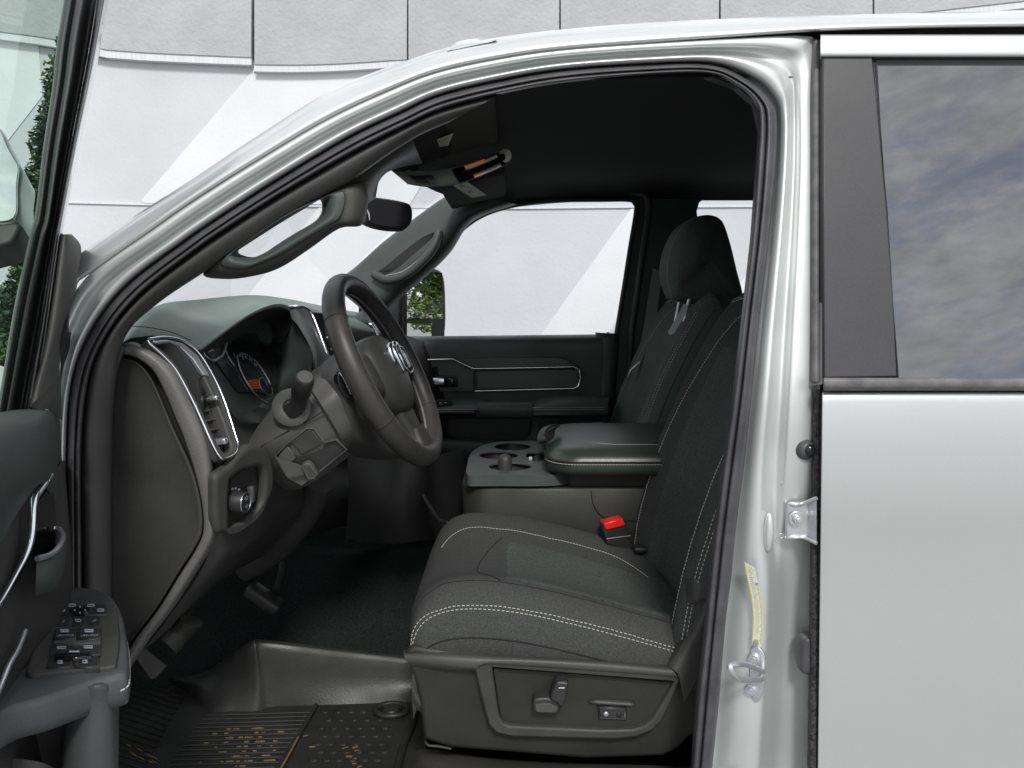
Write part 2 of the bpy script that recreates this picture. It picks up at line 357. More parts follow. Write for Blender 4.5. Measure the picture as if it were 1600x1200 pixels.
for k in range(len(ringsA)):
    r = []
    for i in range(len(SO)):
        wb = w_b(i); wl = max(0, min(1, (i - 23) / 2.5))
        fB = ringsB[k][0] * (1 - wl) + ringsW[k][0] * wl; oB = ringsB[k][1] * (1 - wl) + ringsW[k][1] * wl
        f = ringsA[k][0] * (1 - wb) + fB * wb; o = ringsA[k][1] * (1 - wb) + oB * wb
        q = lerp2(SO[i], CR[i], f); r.append((q[0], q[1], Yb(q[1]) + o))
    rows.append(r)
body = mb(M['jamb']); body.sheet(rows, n=8, m=4)
rr = [[(a[0], a[1], Yb(a[1]) + .003) for a in CRX]]
for f, o in ((.12, -.004), (.35, -.004), (.62, .006), (.85, .026), (1, .055)):
    rr.append([(*lerp2(a, c, f), Yb(lerp2(a, c, f)[1]) + o) for a, c in zip(CRX, SIL)])
body.mat(M['paint']).sheet(rr, n=8, m=4)
# roof skin, from the silhouette over to the far side
last = [P(*q) for q in rr[-1]][9:]
ex = Vector((3.0, last[-1].y, last[-1].z)); last.append(ex)
roof = [last]
for dy, dz in ((.15, .02), (.5, .03), (1.0, .03), (1.35, .01), (1.52, -.05)):
    roof.append([q + Vector((0, dy, dz - .02)) for q in last])
body.sheet(roof, n=3, m=3)
cab = body.build('cab_body', truck)
# B pillar inner structure and lower sill
b = mb(M['trim']); b.plate([(1100, 40), (2300, 40), (2300, 1700), (1082, 1700), (1094, 1101), (1122, 829), (1150, 617), (1163, 507), (1178, 373), (1186, 267), (1190, 200), (1180, 160), (1150, 134), (1105, 118)], YP(1.20), th=.02); b.build('pillar_lining', truck)
b = mb(M['jamb'])
b.sheet([[(400, 1236, 1.10), (650, 1222, 1.10), (900, 1216, 1.10), (1130, 1210, 1.10)], [(400, 1290, 1.04), (650, 1280, 1.04), (900, 1275, 1.04), (1130, 1270, 1.04)], [(400, 1700, 1.03), (650, 1700, 1.03), (900, 1700, 1.03), (1130, 1700, 1.03)]], 4, 4)
b.sheet([[(-40, 560, 1.12), (-40, 900, 1.10), (-40, 1700, 1.10)], [(104, 600, 1.12), (104, 900, 1.10), (104, 1700, 1.10)]], 4, 2)
b.build('rocker_panel', truck)
# small roof marker lamp behind the windscreen header
b = mb(M['paint']); b.sheet([[(698, 74, 1.24), (712, 66, 1.24), (735, 61, 1.24), (760, 60, 1.24), (776, 60, 1.24)], [(698, 76, 1.20), (712, 72, 1.19), (735, 68, 1.185), (760, 64, 1.19), (776, 61, 1.2)], [(698, 80, 1.17), (712, 77, 1.17), (735, 72, 1.17), (760, 67, 1.17), (776, 63, 1.17)]], 4, 3)
b.build('roof_marker_lamp', truck)
# --- weatherstrip
def seal_rows(prof, base=lambda i: 0):
    o = []
    for f, d in prof: o.append([(*lerp2(SO[i], SI[i], f), Yb(lerp2(SO[i], SI[i], f)[1]) + d) for i in range(len(SO))])
    return o
b = mb(M['rubber'])
b.sheet(seal_rows([(-.06, .045), (-.03, .026), (.12, .014), (.42, .010), (.52, .016), (.56, .022), (.62, .014), (.82, .012), (.96, .024), (1.04, .06)]), n=8, m=3)
b.build('weatherstrip', truck)
# second lip at the hinge side
lip = [[(128, 1230), (128, 900), (127, 717), (138, 598), (166, 530)], [(150, 1230), (149, 900), (147, 717), (156, 606), (180, 545)], [(174, 1230), (173, 900), (173, 717), (178, 606), (197, 540)]]
mbl = mb(M['black']); mbl.sheet([[(x, y, Yb(y) + .06) for x, y in lip[0]], [(x + 4, y, Yb(y) + .035) for x, y in lip[0]], [(x - 7, y, Yb(y) + .035) for x, y in lip[1]], [(x, y, Yb(y) + .075) for x, y in lip[1]], [(x, y, Yb(y) + .08) for x, y in lip[2]], [(x + 4, y, Yb(y) + .14) for x, y in lip[2]]], 6, 3)
mbl.build('kick_trim', truck)
# --- A pillar trim beside the windscreen (near side)
TI = [(174, 1230), (174, 900), (174, 717), (180, 600), (197, 524), (247, 474), (318, 426), (375, 389), (458, 336), (545, 285), (604, 244), (655, 212), (700, 192)]
TO = [(127, 1230), (127, 900), (126, 717), (136, 600), (163, 530), (216, 462), (303, 393), (362, 352), (448, 298), (553, 237), (632, 197), (692, 170), (784, 146)]
b = mb(M['trim_lt'])
b.sheet([[(*lerp2(a, c, f), Yb(lerp2(a, c, f)[1]) + o) for a, c in zip(TO, TI)] for f, o in ((0, .05), (.1, .028), (.3, .022), (.7, .035), (.93, .05), (1, .075), (1, .12))], n=6, m=3)
pil = b.build('pillar_trim', truck)
def handle(ctr, name_par, m, bow=.03):
    pass
# grab handle: closed loft between hole outline and outer outline
HO = [(372, 392), (392, 402), (412, 396), (435, 381), (462, 364), (492, 346), (503, 330), (500, 312), (478, 325), (444, 345), (410, 366)]
HX = [(318, 424), (352, 436), (402, 430), (440, 417), (482, 390), (530, 357), (568, 348), (568, 286), (500, 305), (444, 325), (390, 362)]
HM = [(345, 408), (378, 420), (407, 412), (438, 398), (472, 377), (512, 352), (532, 336), (535, 300), (489, 315), (444, 335), (400, 364)]
b = mb(M['trim_lt'])
hr = []
for f, o, in ((0, .10), (0, .05), (.25, .022), (.6, .012), (1.0, .016)):
    hr.append([(*lerp2(a, c, f), Yb(a[1]) + .03 + o) for a, c in zip(HO, HM)])
b.mat(M['trim_gr']).sheet(hr, n=5, m=3, close_u=True)
hr = []
for f, o in ((0, .016), (.1, .022), (.5, .03), (.85, .05), (1, .08), (1, .12)):
    hr.append([(*lerp2(a, c, f), Yb(a[1]) + .03 + o) for a, c in zip(HM, HX)])
b.mat(M['trim_lt']).sheet(hr, n=5, m=3, close_u=True)
b.build('grab_handle', truck)
# dark mirror-stalk cover blob between handle and header
b = mb(M['base']); b.sheet([[(500, 300, 1.16), (545, 262, 1.17), (590, 236, 1.18), (640, 205, 1.18)], [(520, 322, 1.2), (562, 290, 1.22), (600, 262, 1.24), (650, 232, 1.25)], [(528, 346, 1.3), (572, 318, 1.32), (604, 270, 1.36), (660, 255, 1.4)]], 6, 5)
b.build('header_trim', truck)

# --- rear door
rd = mb(M['paint'])
yb2 = lambda y: Yb(y) - .006
# lower skin with rolled front edge
xs = [1283, 1284.5, 1290, 1320, 1450, 1600, 1900, 2300]; of = [.05, .004, -.003, -.004, -.005, -.005, -.004, 0]
ys = [611, 616, 640, 700, 780, 850, 930, 1030, 1130, 1250, 1500, 1750]; oy = [.02, .003, -.001, -.004, -.004, .002, .007, .009, .012, .016, .02, .03]
rd.sheet([[(x - (y - 600) * .012, y, 1.05 + o1 + o2) for x, o1 in zip(xs, of)] for y, o2 in zip(ys, oy)], 4, 3)
# upper frame band above the glass
rd.sheet([[(x, y, Yb(y) + o) for x in (1283, 1286, 1330, 1450, 1600, 1900, 2300)] for y, o in ((53, .03), (54, .0), (60, -.006), (75, -.008), (88, -.006), (90, .012))], 4, 3)
rd.plate([(1284.5, 58), (1290, 60), (1290, 600), (1284, 600)], Plane((1284, 58, Yb(58)), (1290, 60, Yb(60)), (1284, 600, 1.052)), off=-.004, th=.03)
rear_door = rd.build('door', truck, label='closed silver rear door')
def tpl(x0, y0, x1, y1, o=0): return Plane((x0, y0, Yb(y0) + o), (x1, y0, Yb(y0) + o), (x0, y1, Yb(y1) + o))
pp = tpl(1283, 60, 1600, 600)
mb(M['applique']).plate([(1286, 88), (1363, 88), (1370, 150), (1386, 330), (1396, 470), (1402, 588), (1288, 590)], pp, off=.002, th=.02, bev=.0025).build('pillar_cover', rear_door)
mb(M['tint']).plate([(1368, 94), (2300, 94), (2300, 600), (1402, 600), (1392, 420), (1378, 220)], pp, off=-.008, th=.004).build('window', rear_door)
b = mb(M['gloss']); b.plate([(1363, 89), (1372, 84), (2300, 86), (2300, 96), (1371, 95), (1378, 220), (1392, 420), (1405, 590), (1402, 590), (1386, 330)], pp, off=-.003, th=.02, bev=.001); b.build('window_channel', rear_door)
b = mb(M['rubber_grey']); b.sheet([[(x, y, Yb(y) + o) for x in (1288, 1292, 1350, 1500, 1800, 2300)] for y, o in ((590, .01), (590.5, -.008), (594, -.013), (603, -.013), (609, -.008), (611, .004))], 4, 3)
b.build('belt_moulding', rear_door)
# edge rubber and gasket at the door's front edge
b = mb(M['rubber_grey']); b.sheet([[(x, y, Yb(y) + o) for y in (62, 90, 200, 330, 470, 596)] for x, o in ((1266, .045), (1268, .02), (1273, .012), (1279, .012), (1284, .02))], 5, 3)
b.build('gasket', rear_door, label='grey vertical rubber strip')
random.seed(3)
b = mb(M['edge_rubber']); yy = [608 + i * 9 for i in range(72)]
jit = [random.uniform(-1.2, 1.2) for _ in yy]
b.grid([[P(x - (y - 600) * .013 + j * k, y, 1.05 + o) for y, j in zip(yy, jit)] for x, o, k in ((1269, .05, .3), (1270.5, .022, 1), (1274, .014, .5), (1280, .014, .2), (1285, .02, 0))])
b.build('edge_strip', rear_door, label='ragged dirty rubber edge strip')

# --- hardware on the B pillar jamb
def bp(px, py, o=.03): return P(px, py, Yb(py) + o)
bplane = YP(1.075)
b = mb(M['rubber']); c = bp(1257, 702, .026)
b.ell(c, (.016, .014, .0155), nu=24); b.mat(M['gloss']).ell(c + Vector((.003, -.009, 0)), (.009, .008, .010)); b.build('rubber_bumper', truck)
b = mb(M['zinc'])
b.sheet([[(1226, y, 1.083), (1229, y, 1.074), (1240, y, 1.072), (1258, y, 1.072), (1266, y - d, 1.066), (1276, y - 2 * d, 1.055)] for y, d in ((784, 4), (788, 3), (800, 1), (815, 0), (830, -1), (838, -4), (841, -5))], 4, 3)
for yy_, s_ in ((786, 1), (840, 1)):
    b.tube(spl([tuple(P(1227, yy_, 1.078)), tuple(P(1242, yy_ + (2 if yy_ < 800 else 0), 1.07)), tuple(P(1256, yy_, 1.07)), tuple(P(1276, yy_ + (-8 if yy_ < 800 else 9), 1.054))], 5), .0028, 8)
hb = b.build('door_hinge', truck)
b = mb(M['zinc']); c = P(1244, 810, 1.07)
b.cyl(c, c + Vector((0, -.003, 0)), .0115, k=24, bev=.001); b.cyl(c + Vector((0, -.002, 0)), c + Vector((0, -.009, 0)), .0068, k=6, bev=.001); b.cyl(c + Vector((0, -.008, 0)), c + Vector((0, -.011, 0)), .0035, k=12, bev=.001)
b.build('bolt', hb)
for px, py, ax in ((1224, 756, .0035), (1220, 837, .0035)):
    mb(M['zinc']).tube([P(px, py, 1.081) + Vector((.0035 * math.cos(a / 12 * 6.283), -.001, .0035 * math.sin(a / 12 * 6.283))) for a in range(12)], .0008, 6, closed=True).build('plug_ring', cab)
# pressed oval rib
c = P(1201, 832, 1.078); b = mb(M['jamb']); b.ell(c, (.0075, .008, .030), nu=20, nv=14); b.build('pressed_rib', cab)
# lower round bumper
b = mb(M['rubber']); b.box(P(1263, 1020, 1.085), (.030, .03, .062), bev=.010, segs=4); b.build('rubber_bumper', truck)
# striker
b = mb(M['zinc'])
pls = Plane((1170, 1010, 1.078), (1195, 1015, 1.066), (1170, 1095, 1.078))
b.plate(spl([(1174, 1011), (1183, 1010), (1192, 1019), (1196, 1034), (1194, 1053), (1191, 1058), (1194, 1066), (1190, 1088), (1184, 1097), (1175, 1092), (1171, 1074), (1170, 1045), (1170, 1025)], 3, True), pls, off=.006, th=.006, bev=.002)
stk = b.build('door_striker', truck)
b = mb(M['zinc']); pth = [P(1192, 1049, 1.062), P(1168, 1039, 1.03), P(1152, 1038, 1.0), P(1141, 1040, .985), P(1143, 1048, .983), P(1152, 1060, .997), P(1165, 1063, 1.02), P(1190, 1061, 1.062)]
b.tube([Vector(q) for q in spl([tuple(q) for q in pth], 5)], .0042, 12); b.build('striker_loop', stk)
for px, py in ((1178, 1029), (1173, 1077)):
    c = pls.at(px, py, .006); b = mb(M['zinc']); b.cyl(c, c + pls.n * .005, .0095, .0085, k=20, bev=.001); b.cyl(c + pls.n * .004, c + pls.n * .0065, .004, k=6); b.build('screw', stk)
# tyre label sticker following the pillar
L1 = [(1163, 878), (1168, 905), (1175, 940), (1177, 975), (1175, 1005), (1180, 1010)]; L2 = [(1180, 887), (1183, 905), (1188, 930), (1192, 960), (1191, 990), (1189, 1012)]
pst = [(q[0], q[1]) for q in L1] + [(q[0], q[1]) for q in reversed(L2)]
def stk_pt(u, v, d=0):   # v along, u across
    a = spl(L1, 6); c = spl(L2, 6); i = v * (len(a) - 1); k = min(int(i), len(a) - 2); f = i - k
    p = lerp2(a[k], a[k + 1], f); q = lerp2(c[k], c[k + 1], f); r_ = lerp2(p, q, u)
    return P(r_[0], r_[1], 1.068 - d - u * .004 - .004)
b = mb(M['sticker']); 
def quad(b, u0, u1, v0, v1, d, n=6): b.grid([[stk_pt(u0 + (u1 - u0) * i / 2, v0 + (v1 - v0) * j / n, d) for j in range(n + 1)] for i in range(3)])
quad(b, 0, 1, 0, 1, 0, 24); b.mat(M['yellow']); quad(b, 0, .1, .02, .78, .0006, 12); quad(b, .86, .97, .3, .93, .0006, 12)
b.mat(M['ink'])
for i in range(34): quad(b, .24 + .04 * (i % 2), .72 - .08 * (i % 3), .05 + i * .021, .054 + i * .021, .0006, 2)
quad(b, .72, .98, .25, .275, .0009, 2); b.ell(stk_pt(.35, .86, .0008), (.0042, .0006, .0062), nu=14)
b.build('tyre_label', truck, label='curved white and yellow tyre information label')
# ================================================================= INTERIOR SHELL
FY = 2.62                                       # inner skin of the far side
fp = YP(FY)
# headliner: rows by depth, columns from the windscreen header rearwards
def hl_front(Y):
    k = [(1.17, -.30, .285), (1.45, -.262, .262), (1.8, -.262, .300), (2.1, -.247, .318), (2.4, -.203, .332), (2.62, -.10, .350), (2.68, -.06, .35)]
    for a, c in zip(k, k[1:]):
        if Y <= c[0]: f = (Y - a[0]) / (c[0] - a[0]); return a[1] + (c[1] - a[1]) * f, a[2] + (c[2] - a[2]) * f
    return k[-1][1:]
rows = []
for Y, zz in ((1.17, .345), (1.21, .372), (1.32, .39), (1.6, .40), (1.9, .402), (2.2, .395), (2.45, .398), (2.56, .385), (2.63, .362)):
    fx, fz = hl_front(Y); r = []
    for X, t in ((0, 0), (.03, .05), (.12, .35), (.3, .85), (.5, 1), (1.0, 1), (1.8, 1)):
        r.append(Vector((fx + X if X < .5 else X - .2, Y, CZ + fz + (zz - fz) * t + (0.012 if X == 0 else 0))))
    rows.append(r)
b = mb(M['liner']); b.sheet(rows, 5, 5); b.build('headliner', truck)
# sun visors resting against the liner
def visor(x0, x1, y0, y1, name='sun_visor', dz=-.012, lab=None):
    b = mb(M['visor']); pl = Plane(Vector((x0, y0, CZ + .318 + dz)), Vector((x1, y0, CZ + .362 + dz)), Vector((x0, y1, CZ + .318 + dz)))
    out_ = []
    def c3(x, y): return Vector((x, y, CZ + .318 + dz + .044 * (x - x0) / (x1 - x0)))
    r = .02; o3 = []
    for cx, cy, a0 in ((x1 - r, y1 - r, 0), (x0 + r, y1 - r, 90), (x0 + r, y0 + r, 180), (x1 - r, y0 + r, 270)):
        for a in range(0, 91, 15): o3.append(c3(cx + r * math.cos(R(a0 + a)), cy + r * math.sin(R(a0 + a))))
    up = Vector((0, 0, 1)); m_ = sum(o3, Vector()) / len(o3)
    rings = [[q + up * .02 for q in o3]] + [[m_ + (q - m_) * k + up * h for q in o3] for k, h in ((1, .016), (1, .006), (.98, .001), (.95, 0), (.4, -.0005), (.02, -.0005))]
    b.grid(rings, cu=True, flip=True); o = b.build(name, truck); return o, c3
v1, c1 = visor(-.215, -.03, 1.27, 1.66)
v2, c2 = visor(-.195, -.02, 2.02, 2.44)
def vlabel(px, z, par, lines):
    pl = ZP(z); q = [pl.at(*a) for a in px]; b = mb(M['paper']); b.grid([[q[0], q[1]], [q[3], q[2]]], smooth=False)
    b.mat(M['ink'])
    for i in range(lines):
        v0 = .14 + .74 * i / lines; v1_ = v0 + .3 / lines
        for u0, u1 in ((.08, .45), (.5, .9)) if lines > 4 else ((.3, .6),):
            u1 = u1 - .06 * ((i * 7) % 3)
            def uv(u, v): return (q[0].lerp(q[1], u)).lerp(q[3].lerp(q[2], u), v) - Vector((0, 0, .0006))
            b.grid([[uv(u0, v0), uv(u1, v0)], [uv(u0, v1_), uv(u1, v1_)]], smooth=False)
    b.build('warning_label', par)
vlabel([(665, 233), (671, 222), (709, 208), (700, 228)], .318, v1, 9)
vlabel([(703, 287), (727, 282), (760, 305), (737, 309)], .305, v2, 2)
# overhead console
oc = mb(M['gloss'])
cl_ = [(612, 264), (640, 279), (680, 284), (720, 279), (755, 264), (782, 248)]
def ocp(x, y, o=0): return (x, y, 1.78 + (272 - y) * -.002 + (x - 600) * .0009 - o)
top = [(606, 262), (636, 267), (678, 268), (718, 260), (756, 247), (788, 232)]; bot = [(636, 287), (662, 291), (694, 291), (730, 283), (766, 269), (797, 254)]
def ocs(f0, f1, o, m_, i0=0, i1=6, bb=None, rows_=4):
    bb = bb or mb(m_); bb.mat(m_); A = spl(top, 6); B = spl(bot, 6); n_ = len(A) - 1; a, c = int(i0 / 6 * n_), int(i1 / 6 * n_)
    bb.sheet([[(*lerp2(A[i], B[i], f0 + (f1 - f0) * k / rows_), 1.64 + (A[i][0] - 610) * .0008 - o - .012 * math.sin(math.pi * k / rows_) * (o > 0)) for i in range(a, c + 1)] for k in range(rows_ + 1)], 1, 1); return bb
b = ocs(-.04, 1.04, .0, M['trim_gr']); ocs(-.03, 1.03, .014, M['ohc'], bb=b); ocs(.04, .96, .02, M['gloss'], 3.3, 5.9, bb=b)
for fe in (0, 1): b.mat(M['silver']).tube([P(*lerp2(a_, c_, fe), 1.64 + (a_[0] - 610) * .0008 - .022) for a_, c_ in zip(spl(top, 6), spl(bot, 6))], .0011, 5)
# rounded rear end, reflected brightness put into its pale colour
b.mat(M['lens']); b.sheet([[(778, 240, 1.755), (786, 233, 1.755), (795, 234, 1.755), (799, 242, 1.755), (797, 250, 1.755), (787, 256, 1.755)], [(775, 246, 1.75), (781, 241, 1.745), (788, 240, 1.745), (790, 245, 1.745), (788, 250, 1.745), (780, 257, 1.75)]], 4, 3)
ohc = b.build('overhead_console', truck)
b = ocs(.08, .34, .03, M['lens'], 3.9, 5.4); b.build('map_lamp', ohc)
b = ocs(.72, .96, .03, M['lens'], 4.0, 5.4); b.build('map_lamp', ohc)
b = ocs(.05, .28, .034, M['amber'], 3.8, 4.9); b.build('lamp_glow', ohc)
b = ocs(.78, .93, .034, M['amber'], 4.0, 4.7); b.build('lamp_glow', ohc)
b = ocs(.2, .85, .03, M['silver'], 1.9, 2.25); b.build('lens_frame', ohc)
b = ocs(.3, .8, .031, M['trim_gr'], 1.2, 1.8); b.build('console_button', ohc)
# rear-view mirror with its stalk
b = mb(M['black'])
mir = spl([(563, 307), (600, 309), (632, 315), (643, 322), (645, 340), (640, 352), (630, 357), (600, 355), (572, 346), (562, 330)], 4, True)
mp_ = Plane((560, 305, 1.80), (645, 318, 1.86), (562, 345, 1.79))
b.plate(mir, mp_, off=0, th=.03, bev=.006)
rm = b.build('rear_view_mirror', truck)
mb(M['darkmirror']).plate([lerp2((604, 332), q, .9) for q in mir], mp_, off=.002, th=.004, bev=.001).build('mirror_glass', rm)
b = mb(M['trim_gr']); b.sheet([[(557, 308, 1.79), (562, 306, 1.79), (570, 308, 1.80)], [(557, 326, 1.785), (562, 326, 1.78), (570, 326, 1.79)], [(560, 342, 1.79), (566, 346, 1.79), (574, 347, 1.80)]], 4, 4); b.build('side_housing', rm)
b = mb(M['trim_gr']); b.sheet([[(584, 262, 1.86), (594, 266, 1.85), (600, 272, 1.86)], [(575, 276, 1.86), (584, 280, 1.85), (592, 284, 1.86)], [(573, 300, 1.86), (582, 302, 1.85), (588, 304, 1.86)], [(574, 312, 1.86), (580, 314, 1.85), (586, 316, 1.86)]], 4, 4)
b.build('stalk', rm); mb(M['red']).ell(P(562, 306, 1.80), (.007, .004, .005)).build('indicator_light', rm); mb(M['amber']).ell(P(560, 345, 1.80), (.005, .004, .005)).build('indicator_light', rm)
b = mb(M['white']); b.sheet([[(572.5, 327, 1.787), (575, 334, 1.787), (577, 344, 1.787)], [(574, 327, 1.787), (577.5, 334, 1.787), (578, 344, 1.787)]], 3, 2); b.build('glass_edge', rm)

# --- far side wall: header, B pillar, door
win1 = [(640, 527), (676, 470), (676, 430), (672, 398), (700, 372), (735, 344), (770, 327), (815, 315), (870, 311), (940, 310), (984, 310), (993, 315), (996, 326), (990, 370), (975, 455), (964, 523)]
win1 = [(597, 527), (600, 470), (640, 425), (672, 398), (700, 374), (735, 345), (770, 328), (815, 316), (870, 311), (940, 310), (984, 310), (993, 315), (996, 328), (987, 385), (975, 455), (964, 523)]
win2 = [(1089, 330), (1093, 316), (1104, 309), (1120, 307), (1500, 306), (1500, 462), (1110, 458), (1098, 400)]
b = mb(M['trim_gr']); b.plate([(560, 560), (560, 470), (640, 380), (700, 300), (760, 200), (1900, 200), (1900, 900), (960, 900), (960, 560)], fp, off=0, th=.05, bev=.004, holes=[win1, win2])
fs = b.build('side_lining', truck)
mb(M['clear']).plate([(560, 540), (600, 440), (700, 340), (800, 300), (1040, 300), (1000, 540)], fp, off=-.03, th=.003).build('side_glass', truck)
mb(M['clear']).plate([(1060, 290), (1540, 290), (1540, 480), (1060, 480)], fp, off=-.03, th=.003).build('side_glass', truck)
# window frame of the far door, dark rounded channel
b = mb(M['trim']); fr = [tuple(fp.at(x, y, .012)) for x, y in [(692, 385), (735, 348), (770, 330), (815, 318.5), (870, 313), (940, 312), (982, 312), (992, 318), (994, 330), (985, 385), (974, 455), (963, 522)]]
b.tube([Vector(q) for q in spl(fr, 5)], .008, 8)
fr = [tuple(fp.at(x, y, .03)) for x, y in [(700, 362), (740, 334), (780, 316), (830, 303), (900, 298), (970, 298), (1004, 303), (1014, 322), (1008, 370), (996, 455), (986, 530), (980, 620)]]
b.tube([Vector(q) for q in spl(fr, 5)], .011, 8)
b.build('window_seal', truck)
# passenger A pillar trim with grab handle
b = mb(M['trim_gr'])
A1 = [(520, 446), (560, 415), (600, 379), (650, 341), (690, 312), (712, 300)]; A2 = [(585, 500), (625, 464), (672, 424), (704, 392), (738, 345), (806, 319)]
rw = []
for f, o in ((-.02, .05), (0, .02), (.06, 0), (.3, -.03), (.6, -.05), (.85, -.045), (1, 0), (1.02, .06)):
    rw.append([(*lerp2(a, c, f), 2.50 + o) for a, c in zip(A1, A2)])
b.sheet(rw, 5, 3); ap = b.build('pillar_trim', truck)
b = mb(M['black']); b.sheet([[(590, 430, 2.455), (612, 432, 2.455), (640, 418, 2.455), (668, 392, 2.455), (680, 368, 2.455)], [(605, 424, 2.453), (625, 420, 2.453), (645, 404, 2.453), (665, 384, 2.453), (680, 366, 2.453)], [(586, 427, 2.447), (606, 413, 2.45), (634, 390, 2.45), (660, 371, 2.45), (682, 361, 2.447)]], 5, 3); b.build('handle_recess', ap)
b = mb(M['trim_gr']); hp = [(584, 428, 2.45), (605, 437, 2.43), (632, 430, 2.42), (660, 408, 2.415), (678, 386, 2.42), (686, 362, 2.44)]
b.tube([P(*q) for q in spl(hp, 6)], .0145, 12); b.mat(M['chrome']).tube([P(x - 2, y - 6.5, z - .006) for x, y, z in spl(hp[1:5], 5)], .0012, 5); b.build('grab_handle', truck)
# windscreen
b = mb(M['clear'])
b.sheet([[(20, 560, 1.12), (140, 428, 1.14), (300, 315, 1.17), (508, 188, 1.2), (700, 90, 1.24)], [(200, 545, 1.5), (280, 470, 1.5), (380, 380, 1.5), (480, 300, 1.5), (585, 240, 1.5)], [(330, 530, 2.0), (390, 470, 2.0), (460, 400, 2.0), (550, 330, 2.0), (640, 272, 2.0)], [(470, 500, 2.55), (510, 460, 2.55), (560, 410, 2.55), (620, 355, 2.55), (690, 305, 2.55)]], 4, 4)
b.build('windscreen', truck)
# --- far door
bp2 = Plane((600, 600, 2.56), (960, 600, 2.56), (600, 700, 2.57))
b = mb(M['trim_gr'])
b.sheet([[(x, y + (x - 600) * -.012 + 3, 2.60 + o) for x in (560, 640, 760, 860, 940)] for y, o in ((524, .02), (525, -.02), (531, -.045), (545, -.052), (566, -.05), (600, -.045), (660, -.04), (760, -.04), (900, -.02))], 4, 4)
b.sheet([[(930, 524, 2.605), (931, 527, 2.59), (931, 640, 2.585), (931, 700, 2.585)], [(934, 523, 2.575), (935, 530, 2.56), (935, 640, 2.56), (935, 700, 2.56)], [(962, 523, 2.575), (963, 530, 2.56), (957, 620, 2.56), (950, 700, 2.56)], [(966, 523, 2.62), (967, 530, 2.62), (960, 640, 2.62), (952, 700, 2.62)]], 4, 3)
fd = b.build('door', truck, label='dark grey inner panel of the far front door with the greenish light cast in its colour')
mb(M['black']).cyl(P(950, 524, 2.58), P(950, 519, 2.58), .006, .0045, k=12).build('lock_knob', fd)
dp = Plane((600, 600, 2.538), (900, 600, 2.538), (600, 700, 2.538))
ribb = mb(M['lid']); ribb.plate([(714, 561), (868, 558), (882, 560), (902, 572), (908, 582), (905, 592), (898, 575), (745, 577), (724, 568)], dp, off=.01, th=.04, bev=.003)
for i in range(26):
    x = 722 + i * 6.2; y = 562 + (max(0, x - 868) * .4)
    if x < 880: ribb.tube([dp.at(x, y + 2, .0105), dp.at(x - 6, y + 12, .0105)], .0012, 4, cap=False)
ribb.build('ribbed_panel', fd)
mb(M['trim_gr']).plate([(560, 566), (706, 562), (740, 577), (741, 612), (560, 614)], dp, off=.002, th=.04, bev=.004).build('handle_surround', fd)
mb(M['lid']).plate([(745, 580), (900, 577), (903, 580), (903, 603), (898, 606), (745, 608)], dp, off=.000, th=.04, bev=.002).build('insert_panel', fd)
b = mb(M['chrome']); pth = [(560, 566), (640, 563), (708, 561), (722, 568), (740, 576), (800, 575), (860, 574), (896, 573), (905, 577), (907, 590), (904, 603), (896, 607), (850, 608), (742, 611)]
b.tube([dp.at(x, y, .008) for x, y in [q for i in range(len(pth) - 1) for q in (pth[i], lerp2(pth[i], pth[i + 1], .5))] + [pth[-1]]], .0030, 8); b.build('chrome_strip', fd)
mb(M['gloss']).plate([(655, 573), (684, 573), (686, 586), (716, 587), (716, 605), (655, 606)], dp, off=.003, th=.03, bev=.002).build('handle_recess', fd)
b = mb(M['chrome']); b.box(dp.at(676, 596, .02), (.085, .014, .026), bev=.005, segs=3); b.build('door_handle', fd)
b = mb(M['gloss']); b.box(dp.at(704, 597, .018), (.024, .016, .030), bev=.004, segs=3); b.build('handle_end', fd)
# armrest
b = mb(M['trim_gr']); 
b.sheet([[(560, 625, 2.52), (660, 624, 2.52), (740, 622, 2.52), (762, 628, 2.52)], [(560, 632, 2.42), (660, 632, 2.42), (735, 631, 2.42), (752, 633, 2.42)], [(560, 638, 2.39), (660, 638, 2.39), (735, 637, 2.39), (748, 639, 2.39)], [(560, 648, 2.395), (660, 648, 2.395), (742, 644, 2.395), (746, 645, 2.395)], [(560, 652, 2.45), (660, 652, 2.45), (742, 650, 2.45), (746, 650, 2.45)]], 4, 4)
b.mat(M['trim_gr']).sheet([[(744, 627, 2.46), (790, 627, 2.46), (832, 627, 2.46)], [(744, 632, 2.40), (790, 632, 2.40), (832, 632, 2.40)], [(745, 650, 2.40), (790, 651, 2.40), (830, 652, 2.40)], [(746, 654, 2.45), (790, 654, 2.45), (830, 655, 2.45)]], 4, 4)
b.mat(M['trim_gr']).sheet([[(822, 628, 2.52), (850, 618, 2.52), (890, 616, 2.52), (960, 618, 2.54)], [(828, 632, 2.44), (856, 624, 2.44), (890, 621, 2.44), (952, 622, 2.46)], [(832, 638, 2.39), (858, 634, 2.39), (890, 634, 2.39), (950, 634, 2.42)], [(833, 645, 2.385), (860, 645, 2.385), (890, 645, 2.385), (950, 643, 2.41)], [(833, 650, 2.39), (860, 650, 2.39), (890, 650, 2.39), (946, 649, 2.42)], [(834, 652, 2.46), (860, 653, 2.46), (890, 653, 2.46), (942, 652, 2.48)]], 4, 4)
b.mat(M['thread'])
for dy in (0, 3.5):
    b.stitch([P(x, 636.5 + dy, 2.376) for x in range(833, 948, 8)], .0009); b.stitch([P(x, 640 + dy, 2.376) for x in range(655, 746, 8)], .0009)
arm = b.build('armrest', fd)
b = mb(M['gloss']); b.plate([(672, 628), (704, 626), (708, 630), (676, 633)], Plane((672, 627, 2.46), (708, 626, 2.46), (676, 633, 2.40)), off=.004, th=.004, bev=.001)
b.mat(M['white'])
for x in (680, 688, 696): b.box(P(x, 629.4, 2.40), (.008, .004, .003), bev=.001)
